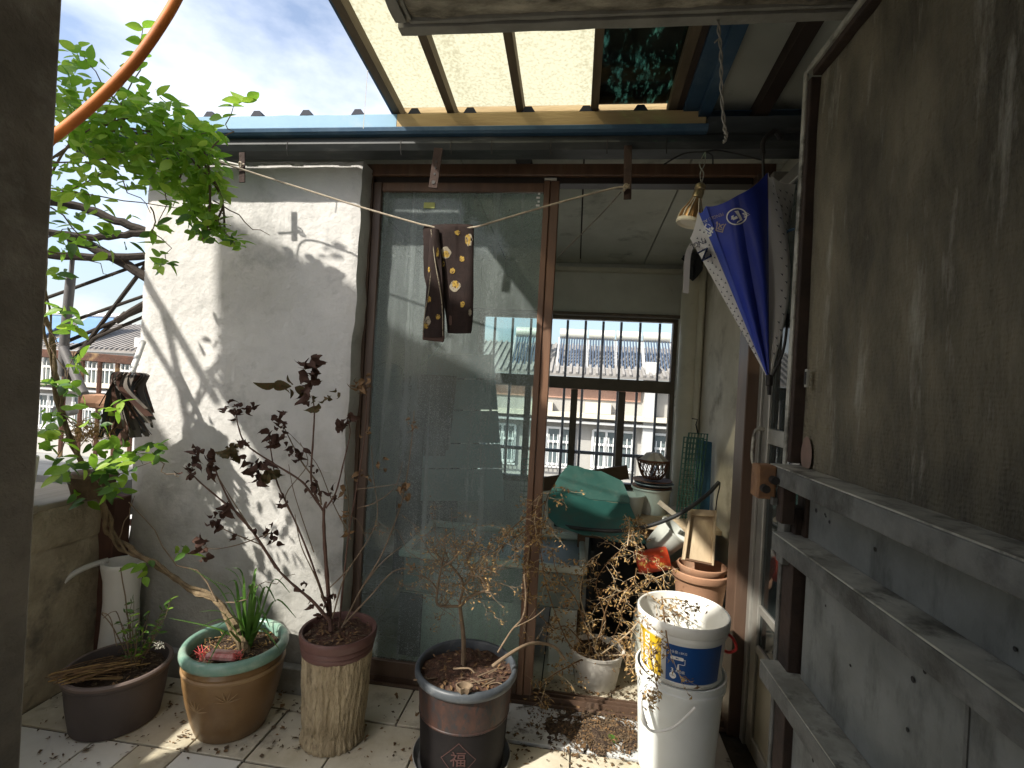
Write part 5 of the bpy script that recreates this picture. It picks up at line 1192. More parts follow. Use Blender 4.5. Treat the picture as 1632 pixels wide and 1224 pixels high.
# ---- climbing vine, rooted in the green-rimmed pot, trained over the left side
def climbing_vine():
    random.seed(21)
    root = (P2[0]+.05, P2[1]-.02, P2[2]+.27)
    v = thing('climbing_vine', 'leafy green climbing vine with twisted trunk at left', 'vine', root)
    path = bez([root, aY(350,962,1.72), aY(300,936,1.74), aY(250,900,1.77), aY(205,878,1.79), aY(178,850,1.80), aY(165,810,1.79), aY(148,765,1.76), aY(118,715,1.72), aY(98,650,1.68), aY(84,575,1.64), aY(72,480,1.60), aY(66,380,1.56), aY(60,280,1.5)], 7)
    for ph, r_, nm in ((0, .0095, 'trunk'), (2.1, .007, 'trunk'), (4.2, .005, 'trunk')):
        pts = [p + Vector((math.cos(i*.45+ph), math.sin(i*.45+ph)*.7, math.sin(i*.3+ph)))*(.010 + .004*math.sin(i*.7)) for i, p in enumerate(path)]
        MB().tube(pts, [r_*(1.15-.55*i/len(pts))*(1+.18*math.sin(i*2.3+ph)) for i in range(len(pts))], 7).build(nm, 'bark', v, smooth=True)
    st = MB()
    stemline(st, aY(345,958,1.71), aY(205,800,1.70), .003, .0015, .05); stemline(st, aY(360,960,1.70), aY(470,915,1.72), .0022, .001, .05)
    for a, b in (((190,860,1.78),(215,790,1.74)), ((130,740,1.74),(180,790,1.7)), ((150,765,1.76),(245,735,1.68)), ((245,735,1.68),(285,760,1.66)), ((110,690,1.7),(85,740,1.62)), ((98,650,1.68),(118,560,1.60)), ((95,660,1.68),(150,700,1.64))): stemline(st, aY(*a), aY(*b), .0025, .0012, .03)
    # leader canes through the upper mass
    C = [aY(60,300,1.5), aY(130,215,1.5), aY(215,200,1.52), aY(300,235,1.56), aY(345,300,1.6), aY(340,380,1.62)]
    for dz in (0, .02, -.025): st.tube(bez([p + Vector((rnd(-.02,.02), rnd(-.04,.04), dz + rnd(-.02,.02))) for p in C], 6), [.004]*6*5+[.002], 5)
    for a, b in (((60,330,1.5),(235,225,1.6)), ((70,260,1.45),(260,262,1.55)), ((90,250,1.4),(200,130,1.45)), ((180,200,1.5),(228,45,1.47)), ((200,190,1.5),(130,85,1.42)), ((250,230,1.55),(335,210,1.5)),
                 ((335,240,1.5),(372,170,1.48)), ((80,300,1.5),(330,340,1.66)), ((150,240,1.5),(240,340,1.62)), ((240,330,1.62),(265,420,1.66)), ((320,300,1.6),(375,390,1.62)), ((290,270,1.58),(250,360,1.62)),
                 ((80,330,1.5),(210,430,1.68)), ((75,400,1.5),(180,440,1.7)), ((340,320,1.6),(430,375,1.7)), ((70,500,1.55),(105,600,1.58)), ((60,380,1.5),(130,360,1.55))): stemline(st, aY(*a), aY(*b), .0028, .0012, .05)
    st.build('stem', 'twig', v, smooth=True)
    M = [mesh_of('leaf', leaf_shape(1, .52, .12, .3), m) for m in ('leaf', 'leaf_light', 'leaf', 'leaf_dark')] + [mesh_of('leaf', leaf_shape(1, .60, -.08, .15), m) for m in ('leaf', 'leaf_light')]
    LV = Leaves(v, M, 'leaf', 'foliage', 290)
    blobs = [(128,105,1.42,32,16),(115,150,1.42,34,22),(165,175,1.45,45,36),(120,200,1.42,40,30),(225,165,1.48,38,34),(210,215,1.5,50,56),(270,190,1.5,32,30),(285,225,1.54,42,52),(325,215,1.54,26,22),(325,255,1.58,34,44),
             (150,235,1.46,50,44),(110,290,1.45,36,22),(190,265,1.52,48,38),(255,265,1.56,44,44),(300,290,1.6,38,46),(330,310,1.62,30,36),(320,350,1.64,30,32),(345,370,1.64,18,12),(290,330,1.62,26,14),
             (345,285,1.6,14,12),(150,320,1.5,40,7),(110,345,1.5,30,9),(200,345,1.6,30,4),(135,375,1.55,30,8),(180,380,1.6,30,5),(105,385,1.52,18,8),(90,440,1.5,16,5),(95,490,1.52,16,5),
             (260,420,1.66,9,5),(372,385,1.64,12,7),(250,365,1.64,14,4),(115,520,1.58,18,6),(118,575,1.58,15,7),(90,610,1.56,16,6),(85,660,1.56,18,9),(120,620,1.6,18,5),(150,655,1.6,22,5),(185,645,1.62,14,4),(180,690,1.64,26,6),(80,700,1.56,26,14),
             (95,745,1.6,24,12),(150,730,1.64,30,12),(190,740,1.66,28,16),(175,780,1.68,20,10),(225,715,1.68,18,8),(250,720,1.68,14,8),(130,790,1.7,18,4),(230,905,1.74,16,4),(290,880,1.72,14,4)]
    for (px, py, Y, r_, n) in blobs:
        for _ in range(int(n*1.6)):
            rr_ = r_*math.sqrt(rnd(0,1)); a = rnd(0, 6.283); x, y = px + rr_*math.cos(a), py + rr_*math.sin(a)*.9
            p = aY(x, y, Y + rnd(-.10, .10)); d = rdir(-.7, .4); d.z -= .15; d.y -= .2
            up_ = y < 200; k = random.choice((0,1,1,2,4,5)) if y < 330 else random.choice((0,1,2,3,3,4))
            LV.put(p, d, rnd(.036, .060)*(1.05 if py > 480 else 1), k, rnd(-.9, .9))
    # paired leaves on the upright shoot and the trailing tips
    for pts, n in (([(228,45,1.47),(224,90,1.47),(222,130,1.48),(215,175,1.5)], 6), ([(130,75,1.42),(125,110,1.42),(118,150,1.42)], 4), ([(395,160,1.5),(372,170,1.49),(340,205,1.5)], 4), ([(375,392,1.62),(362,370,1.62),(352,350,1.62)], 4), ([(265,420,1.66),(255,400,1.65),(245,380,1.64)], 3)):
        b = bez([aY(*p) for p in pts], 4)
        for i in range(0, len(b), max(1, len(b)//n)):
            for s_ in (-1, 1): LV.put(b[i], Vector((s_*.9, rnd(-.5,.1), rnd(-.1,.35))), rnd(.048,.062), random.choice((0,1,2)), rnd(-.5,.5))
    LV.done()
climbing_vine()

# ---- dark poles and old branches of the trellis, outside the parapet
def trellis():
    random.seed(5)
    t = thing('vine_trellis', 'dark poles and gnarled branches propped behind the white wall', 'trellis', (-2.3, 2.2, .7))
    def br(pts, r_, m='branch_dark', wob=.01):
        b = bez([aY(*p) for p in pts], 6); b = [p + Vector((0, 0, wob*noise.noise(Vector((i*.8, pts[0][1], 0))))) for i, p in enumerate(b)]
        MB().tube(b, [r_*(1+.16*noise.noise(Vector((i*.9, pts[0][0], 3)))) for i in range(len(b))], 8).build('pole', m, t, smooth=True)
    br([(50,318,2.0),(130,330,2.1),(185,352,2.15),(245,372,2.2)], .020); br([(50,366,2.0),(140,378,2.1),(200,374,2.15),(245,370,2.2)], .017); br([(50,404,2.0),(150,410,2.1),(245,408,2.2)], .019); br([(112,380,2.1),(180,410,2.15),(245,450,2.2)], .022)
    for a, b, r_ in (((60,480),(240,415),.008), ((112,582),(240,412),.010), ((105,515),(240,468),.008), ((185,512),(240,478),.016), ((105,545),(240,488),.009), ((112,556),(240,500),.008), ((125,562),(200,498),.009)): br([(a[0],a[1],2.15),(b[0],b[1],2.2)], r_, wob=.0)
    MB().tube([aY(113,440,2.12), aY(103,540,2.12), aY(100,600,2.12)], .020, 12).build('post', 'post_grey', t, smooth=True); MB().tube([aY(117,395,2.12), aY(113,441,2.12)], .010, 8).build('post', 'post_grey', t)
    MB().tube([aY(101,555,2.1), aY(134,628,2.05)], .020, 10).build('post', 'post_grey', t, smooth=True); MB().tube([aY(112,590,2.12), aY(95,640,2.12)], .016, 8).build('post', 'branch_dark', t)
    # props nearer the house, left of the frame; they throw the slanting shadows
    def sh(p, q, t0, t1, r_):
        def back(w_, k): return aY(w_[0], w_[1], 1.95) - Vector((.92, 1, -1.2))*k
        MB().tube([back(p, t0), back((( p[0]+q[0])/2, (p[1]+q[1])/2), (t0+t1)/2), back(q, t1)], r_, 8).build('pole', 'branch_dark', t, smooth=True)
    sh((205,400), (345,640), .55, .75, .019); sh((262,500), (305,700), .60, .7, .017); sh((215,500), (300,640), .60, .7, .015); sh((330,590), (420,730), .62, .7, .012)
trellis()

rl = thing('rusty_railing', 'rusty red iron balcony railing beyond the ledge', 'railing', aY(170, 625, 2.35))
MB().bar(aY(60,562,2.35), aY(238,577,2.35), .02, .045).build('top_rail', 'rust_red', rl, bevel=.003)
for px in (104, 132, 160, 188, 214): a = aY(px, 575, 2.35); MB().tube([a, (a.x, a.y, .45)], .011, 6).build('baluster', 'rust_red', rl)
MB().bar((-2.9,2.35,.47), (-2.0,2.35,.47), .02, .03).build('bottom_rail', 'rust_red', rl)

def mop_things():
    random.seed(3)
    hd = aY(207, 602, 1.74)
    m = thing('rag_mop', 'dark rag mop hung upside down beside the white wall', 'mop', hd)
    MB().lathe(hd + Vector((0,0,-.03)), [(.001,-.03),(.03,-.02),(.045,.0),(.035,.025),(.015,.04),(.001,.042)], 20, wob=.3).build('mop_head', 'mop', m, smooth=True)
    for k in range(80):
        a = 2*math.pi*k/80; e = aY(rnd(155, 243), rnd(640, 702), 1.74 + .06*math.sin(a)); mid = hd.lerp(e, .45) + Vector((0, .05*math.sin(a)-.01, .03))
        b = bez([hd + Vector((.012*math.cos(a), .010*math.sin(a), .02)), hd + Vector((.055*math.cos(a)+rnd(-.01,.01), .04*math.sin(a), .012)), hd.lerp(e, .3) + Vector((.02*math.cos(a), .04*math.sin(a)-.01, -.005)), e], 4); mb = MB(); w_ = rnd(.006, .014); s = Vector((math.cos(a*3), math.sin(a*3), 0))*w_
        for p in b: mb.v += [p - s, p + s, p + s + Vector((0,.003,0)), p - s + Vector((0,.003,0))]
        for i in range(len(b)-1):
            for q in range(4): q2 = (q+1) % 4; mb.f.append((i*4+q, i*4+q2, i*4+4+q2, i*4+4+q))
        mb.build('mop_strip', random.choice(('mop', 'mop', 'mop_brown', 'dark_stuff')), m, smooth=True)
    MB().tube([hd + Vector((0,0,.0)), aY(228, 545, 1.86)], .011, 10).build('mop_handle', 'porcelain', m, smooth=True)
    pd = thing('wooden_paddle', 'dark red wooden paddle leaning among the mop strips', 'paddle', aY(198, 705, 1.68))
    MB().bar(aY(213,622,1.70), aY(198,700,1.675), .026, .008, up=(.3,1,0)).build('handle', 'mop_brown', pd, bevel=.002); MB().bar(aY(200,690,1.672), aY(190,706,1.668), .045, .008, up=(.3,1,0)).build('blade', 'mop_brown', pd, bevel=.002)
    # ledge clutter
    b = thing('white_basin', 'white ribbed rectangular planter on the left ledge', 'planter', aY(110, 785, 1.55))
    A, B = aY(66, 783, 1.55), aY(139, 779, 1.62); z0 = .7665; zt = aY(110, 735, 1.55).z
    MB().hexa([(-2.16,1.33,z0),(-1.94,1.33,z0),(-1.94,1.60,z0),(-2.16,1.60,z0),(-2.18,1.32,zt),(-1.93,1.32,zt),(-1.93,1.61,zt),(-2.18,1.61,zt)]).build('planter_body', 'basin_white', b, bevel=.006)
    for i in range(6): y = 1.35 + i*.045; MB().bar((-1.934,y,z0+.006), (-1.925,y,zt-.008), .012, .008, up=(1,0,0)).build('rib', 'basin_white', b)
    MB().box(-2.15,-1.955,1.35,1.58,zt-.001,zt+.006).build('soil', 'soil', b)
    g = thing('dry_grass_clump', 'straw coloured dry grass clump on the left ledge', 'grass', aY(145, 690, 1.75)); mb = MB()
    for _ in range(120):
        a = aY(rnd(118,178), rnd(680,705), rnd(1.7,1.85)); e = a + Vector((rnd(-.06,.06), rnd(-.05,.03), rnd(-.02,.05))); mb.tube(bez([a, (a+e)/2+Vector((0,0,.015)), e], 3), .0016, 3)
    mb.build('dry_blades', 'straw', g)
    c = aY(150, 720, 1.78); MB().lathe((c.x, c.y, .758), [(.06,0),(.075,.08),(.08,.085),(.07,.10),(.001,.11)], 20, wob=.2).build('root_ball', 'debris', g, smooth=True)
    for (nm, lab, px, py, w_, h_, mt, Y) in (('bark_chunk', 'brown weathered bark chunk on the ledge below the railing', 158, 640, .16, .07, 'terracotta', 2.0), ('teal_scrap', 'small teal plastic scrap behind the mop', 196, 622, .06, .05, 'teal_lighter', 2.02), ('stone_block', 'pale stone block on the ledge at the far left', 105, 655, .12, .05, 'concrete_grey', 1.98)):
        c = aY(px, py, Y); o = thing(nm, lab, nm.split('_')[1], c); mb = MB(); mb.lathe(c + Vector((0,0,-h_/2)), [(.001,0),(w_*.4,.01),(w_*.5,h_*.4),(w_*.42,h_*.9),(.001,h_)], 9, sy=.5, wob=.6); mb.build(nm.split('_')[0] + '_body', mt, o, fix=True)
    sh_ = thing('outer_ledge', 'cluttered outer ledge slab below the rusty railing', 'ledge', (-2.4, 2.2, .7)); MB().box(-3.2, -1.95, 1.95, 2.42, .62, .78).build('ledge_slab', 'concrete_grey', sh_)
    # ceramic pedestal used as a bin
    c = aZ(168, 1046, 0.0); c = Vector((-1.80, 1.845, .0045))
    pc = thing('ceramic_pedestal', 'white flared ceramic pedestal standing in the corner', 'pedestal', c)
    zr = aY(168, 893, 1.845).z - c.z
    MB().lathe(c, [(.088,0),(.088,.01),(.078,.05),(.068,zr*.45),(.064,zr*.68),(.067,zr*.85),(.078,zr*.97),(.079,zr),(.075,zr+.006),(.066,zr+.004),(.056,zr*.93),(.05,zr*.7),(.001,zr*.68)], 48, sy=.9).build('pedestal_body', 'porcelain', pc, smooth=True)
    MB().lathe(c, [(.001,zr*.72),(.049,zr*.72),(.049,zr*.71),(.001,zr*.71)], 32).build('inside_floor', 'porcelain_inside', pc)
    gt = thing('grey_tube', 'pale grey tube poking out of the ceramic pedestal', 'tube', aY(150, 900, 1.82)); MB().tube(bez([aY(172,893,1.84), aY(140,903,1.78), aY(112,918,1.74), aY(92,938,1.71)], 5), .011, 10).build('tube_body', 'tube_grey', gt, smooth=True)
mop_things()

# ---- spider plant
def spider_plant():
    random.seed(9)
    b0 = Vector((P2[0]+.035, P2[1]+.02, P2[2]+.272)); s = thing('spider_plant', 'spider plant with long arching green blades', 'plant', b0)
    ends = [(268,985,.0,1.62),(300,905,.05,1.68),(318,975,.04,1.60),(340,925,.06,1.66),(371,905,.10,1.72),(362,930,.1,1.74),(395,940,.10,1.74),(410,905,.10,1.78),(424,950,.12,1.8),(472,985,.10,1.66),(462,945,.13,1.72),(440,960,.12,1.66),(330,1060,.07,1.50),(345,1000,.05,1.56),(350,950,.08,1.62),(385,915,.08,1.68),(398,960,.1,1.64),(415,975,.1,1.6),(430,1000,.08,1.6),(310,1005,.05,1.56),(445,1035,.05,1.6),(372,960,.08,1.76),(405,930,.08,1.62),(358,905,.08,1.7)]
    for px, py, arch, Y in ends:
        e = aY(px, py, Y); o = b0 + Vector((rnd(-.02,.02), rnd(-.02,.02), 0)); mid = o.lerp(e, .55) + Vector((0,0,arch*.9+.02)); b = bez([o, o.lerp(mid,.5)+Vector((0,0,.012)), mid, e], 4); mb = MB(); n = len(b)
        for i, p in enumerate(b):
            t = i/(n-1); d = (b[min(i+1,n-1)]-b[max(i-1,0)]).normalized(); sd_ = d.cross(Vector((0,0,1))); sd_ = sd_.normalized() if sd_.length > .05 else Vector((1,0,0)); w_ = .0068*(1-t**2.2)+.0006
            mb.v += [p - sd_*w_ + Vector((0,0,w_*.5)), p, p + sd_*w_ + Vector((0,0,w_*.5))]
        for i in range(n-1): a = 3*i; mb.f += [(a,a+3,a+4,a+1),(a+1,a+4,a+5,a+2)]
        mb.build('blade', 'blade', s, smooth=True)
    mb = MB()
    for _ in range(130):
        a = rnd(0,6.28); r_ = rnd(.03,.135); p = Vector((P2[0]+r_*math.cos(a), P2[1]+r_*math.sin(a), P2[2]+.277)); mb.tube([p, p+Vector((rnd(-.03,.03), rnd(-.03,.03), rnd(0,.015)))], .0013, 3)
    g = thing('dry_stalk_litter', 'dry straw litter on the soil of the green-rimmed pot', 'litter', (P2[0], P2[1], P2[2]+.27)); mb.build('stalks', 'straw', g); g['kind'] = 'stuff'
    c = aY(350, 1040, P2[1]-.10); n = thing('pink_packet', 'crumpled pink and red packet lying in the green-rimmed pot', 'packet', c)
    MB().bar(aY(332,1043,1.60), aY(381,1046,1.60), .045, .026).build('packet_body', 'pink_pack', n, bevel=.008); mb = MB()
    for _ in range(46):
        p = aY(rnd(318,338), rnd(1040,1054), 1.6); mb.tube([p, p + Vector((rnd(-.02,.015), rnd(-.02,.02), rnd(.0,.03)))], .0012, 3)
    for _ in range(20):
        p = aY(rnd(374,384), rnd(1040,1052), 1.59); mb.tube([p, p + Vector((rnd(-.01,.012), rnd(-.02,.02), rnd(.0,.016)))], .0012, 3)
    tag(mb.build('torn_fringe', 'pink_net', n), kind='stuff')
spider_plant()

# ---- weed and dry stalks in the grey pot
def grey_pot_weed():
    random.seed(4)
    b = Vector((P1[0]+.04, P1[1]+.02, P1[2]+.172)); w_ = thing('weed', 'small green weed growing in the low grey pot', 'plant', b); st = MB()
    LV = Leaves(w_, [mesh_of('leaf', leaf_shape(1, .34, .2, .3), m) for m in ('leaf_dark', 'leaf_dark', 'leaf')], limit=120)
    for k in range(15):
        e = aY(rnd(190,275), rnd(955,1010), rnd(1.60,1.78)); pts = stemline(st, b + Vector((rnd(-.02,.02),rnd(-.02,.02),0)), e, .0018, .0009, .02)
        for p in pts[2:]:
            for _ in range(2): LV.put(p, rdir(-.3,.6), rnd(.016,.03))
    stemline(st, b, aY(192,905,1.66), .003, .002, .01); st.tube(bez([b, aY(180,1000,1.6), aY(162,978,1.6), aY(176,985,1.6), aY(186,1030,1.6)], 5), .0018, 4); st.tube(bez([b, aY(190,985,1.62), aY(180,975,1.6), aY(165,985,1.6)], 5), .0016, 4)
    st.build('stem', 'twig', w_); LV.done()
    d = thing('dry_stalks', 'bundle of dry stalks lying across the grey pot', 'stalks', aY(150, 1070, 1.5))
    for k in range(34):
        a = aY(rnd(70,135), rnd(1072,1092), 1.50 + rnd(-.03,.03)); e = Vector((P1[0]+rnd(-.05,.09), P1[1]+rnd(-.07,.08), P1[2]+rnd(.18,.215)))
        a.z = max(a.z, P1[2]+.195 + rnd(0,.01)); MB().tube(bez([a, a.lerp(e,.5)+Vector((0,0,rnd(0,.012))), e], 3), rnd(.0012,.0028), 4).build('stalk', random.choice(('straw','straw_dark','straw_dark')), d)
    mb = MB()
    for k in range(40): p = aY(252+rnd(-8,8), 1028+rnd(-5,5), 1.60); mb.tube([p, p+rdir()*.008], .0012, 3)
    c = thing('foil_scrap', 'shiny crumpled foil scrap in the low grey pot', 'foil', aY(252,1028,1.6)); mb.build('foil', 'galv_bright', c)
grey_pot_weed()

# ---- dead shrub in the bark pot
def dead_shrub():
    random.seed(31)
    b0 = Vector((P3[0]+.005, P3[1]-.01, P3[2]+.365)); s = thing('dead_shrub', 'withered shrub with curled brown leaves in the bark pot', 'shrub', b0)
    S = [([(528,1005,1.71),(522,930,1.71),(517,860,1.71),(516,815,1.72),(520,800,1.72)], .0078), ([(516,815,1.72),(495,785,1.70),(478,765,1.69),(430,735,1.68),(392,708,1.66),(380,680,1.66),(377,662,1.66)], .0042), ([(508,800,1.71),(496,765,1.70),(499,700,1.69),(501,655,1.68),(497,630,1.67)], .004),
         ([(519,810,1.72),(535,785,1.74),(548,735,1.76),(558,690,1.78),(553,665,1.78)], .0033), ([(512,805,1.70),(505,770,1.72),(480,735,1.74),(462,700,1.74),(452,680,1.74)], .003), ([(525,990,1.68),(500,960,1.66),(465,930,1.64),(440,905,1.62)], .006), ([(440,905,1.62),(405,850,1.60),(375,815,1.60),(352,770,1.59),(342,745,1.58)], .0042),
         ([(445,910,1.62),(390,830,1.61),(350,795,1.60),(315,765,1.59),(296,742,1.58)], .0036), ([(405,850,1.60),(372,800,1.57),(348,760,1.56)], .002), ([(528,990,1.70),(498,900,1.70),(470,830,1.71),(442,770,1.70),(432,720,1.69),(428,690,1.69)], .0036), ([(470,830,1.71),(455,790,1.73),(490,740,1.74),(478,705,1.74)], .0018),
         ([(430,850,1.62),(380,868,1.62),(340,875,1.61),(322,868,1.6)], .002), ([(420,870,1.62),(360,845,1.58),(345,835,1.58)], .002), ([(540,1000,1.73),(548,920,1.75),(556,850,1.77),(568,780,1.79),(578,720,1.80),(584,660,1.80),(582,612,1.80)], .0034), ([(545,1000,1.72),(575,940,1.74),(610,880,1.76),(640,800,1.78),(654,720,1.78),(660,655,1.78)], .0028),
         ([(556,850,1.77),(555,790,1.78),(548,745,1.78)], .002), ([(548,995,1.70),(590,950,1.70),(625,912,1.70),(655,905,1.70)], .0026), ([(575,940,1.74),(605,900,1.73),(640,870,1.73)], .002), ([(568,780,1.79),(610,775,1.76),(643,770,1.75)], .0016), ([(570,810,1.79),(600,800,1.77),(630,775,1.76),(642,735,1.76)], .0018), ([(522,940,1.71),(560,900,1.72),(600,830,1.73),(595,760,1.74),(592,710,1.74)], .002),
         ([(500,880,1.7),(470,790,1.66),(460,740,1.66)], .0016), ([(560,860,1.77),(530,800,1.78),(505,740,1.78),(470,700,1.78),(460,690,1.78)], .0018), ([(525,985,1.7),(505,925,1.68),(480,870,1.66),(470,820,1.66)], .0026), ([(530,985,1.69),(545,930,1.66),(560,900,1.66)], .0026), ([(585,860,1.75),(570,830,1.74),(552,820,1.74)], .0015)]
    for pts, r_ in S:
        b = bez([aY(*p) for p in pts], 5); MB().tube(b, [r_*(1.1-.65*i/len(b))*(1+.2*(i % 3 == 0)) for i in range(len(b))], 6).build('stem', 'twig_red' if r_ > .003 else 'twig', s, smooth=True)
    M = []
    for k in range(7): random.seed(100+k); M.append(mesh_of('dead_leaf', dead_shape(1, .55, k*3.3), 'dead_leaf' if k < 5 else 'dead_leaf_green'))
    M2 = [mesh_of('dead_leaf', dead_shape(1, .5, 40+k), 'straw_dark') for k in range(2)]; Mg = [mesh_of('dead_leaf', leaf_shape(1, .7, .35, .45, 6), 'dead_leaf_green')]
    random.seed(32); LV = Leaves(s, M + M2 + Mg, 'dead_leaf', 'dead_leaves', 290)
    for px, py, n, sz, Y, k in ((492,585,9,.040,1.67,0),(500,602,7,.042,1.67,0),(488,618,7,.038,1.67,0),(498,575,4,.035,1.67,0),(440,612,3,.045,1.68,9),(462,618,3,.045,1.68,9),(510,640,4,.036,1.67,5),(498,645,3,.03,1.67,0),(362,652,5,.03,1.66,0),(380,650,6,.032,1.66,0),(398,648,6,.03,1.66,0),(370,662,3,.03,1.66,0),
            (448,662,7,.032,1.74,0),(452,680,5,.03,1.74,0),(436,695,8,.036,1.69,0),(445,700,5,.034,1.69,0),(470,715,5,.032,1.74,0),(476,725,4,.03,1.74,0),(541,672,6,.034,1.77,0),(556,664,5,.03,1.78,0),(538,628,3,.028,1.77,5),(575,612,8,.03,1.80,7),(583,605,5,.03,1.80,7),(362,722,8,.036,1.66,5),(375,712,6,.034,1.66,5),(385,735,4,.032,1.66,0),(390,705,4,.034,1.66,0),
            (412,742,10,.042,1.66,0),(425,752,5,.046,1.66,5),(405,760,4,.036,1.66,0),(314,718,5,.040,1.58,0),(318,735,3,.036,1.58,0),(336,738,7,.032,1.58,0),(345,748,4,.03,1.58,0),(298,745,5,.024,1.58,0),(308,755,4,.024,1.58,0),(492,775,5,.03,1.69,0),(500,785,4,.03,1.69,0),(530,788,5,.026,1.74,0),(548,782,5,.026,1.77,7),(502,750,4,.024,1.72,0),(450,797,6,.026,1.66,0),(362,808,6,.030,1.58,0),(352,812,4,.028,1.58,0),
            (345,835,6,.034,1.58,0),(340,825,4,.03,1.58,0),(428,845,6,.030,1.66,0),(435,855,5,.028,1.66,0),(320,868,7,.036,1.60,0),(326,880,4,.034,1.60,0),(375,845,3,.024,1.6,0),(400,850,3,.024,1.6,0),(580,758,6,.026,1.79,7),(603,738,4,.028,1.76,7),(643,772,7,.03,1.75,7),(640,795,4,.024,1.76,7),(655,905,4,.022,1.70,7),(585,690,5,.02,1.80,7),(657,675,6,.02,1.78,7),(552,820,6,.022,1.74,7),(560,850,5,.022,1.76,7),(500,960,6,.022,1.68,0),(520,955,8,.026,1.70,0),(515,980,6,.024,1.69,0),(480,940,4,.022,1.66,0),(465,720,3,.02,1.7,0)):
        for _ in range(n):
            p = aY(px + rnd(-9,9), py + rnd(-9,9), Y + rnd(-.02,.02)); LV.put(p, Vector((rnd(-1,1), rnd(-.8,.8), rnd(-1,.3))), sz*rnd(.8,1.7), k if k in (9,) else (k + random.randrange(2) if k in (5,7) else random.randrange(5)), rnd(-2,2))
    LV.done()
dead_shrub()

# ---- generic twiggy growth
def twigs(mb, p, d, L, r_, depth, tips, spread=.8, segs=4, droop=0):
    pts = [p.copy()]; cur = p.copy(); dd = d.normalized()
    for i in range(segs):
        dd = (dd + rdir()*.22 + Vector((0,0,-droop))).normalized(); cur = cur + dd*L/segs; pts.append(cur.copy())
        if depth > 0 and i > 0 and rnd(0,1) < .85: twigs(mb, cur, (dd + rdir()*spread).normalized(), L*rnd(.5,.75), r_*.55, depth-1, tips, spread, segs, droop)
    mb.tube(pts, [r_*(1-.6*i/segs) for i in range(segs+1)], 4 if r_ < .002 else 6, cap=False); tips += pts[1:]
def flake(mb, p, L, W):
    d = rdir(-1,.2); s = d.cross(rdir()).normalized(); q = d.cross(s)*.4*W
    mb.add([p, p + d*L*.5 + s*W*.5 + q, p + d*L, p + d*L*.5 - s*W*.5 + q], [(0,1,2,3)])

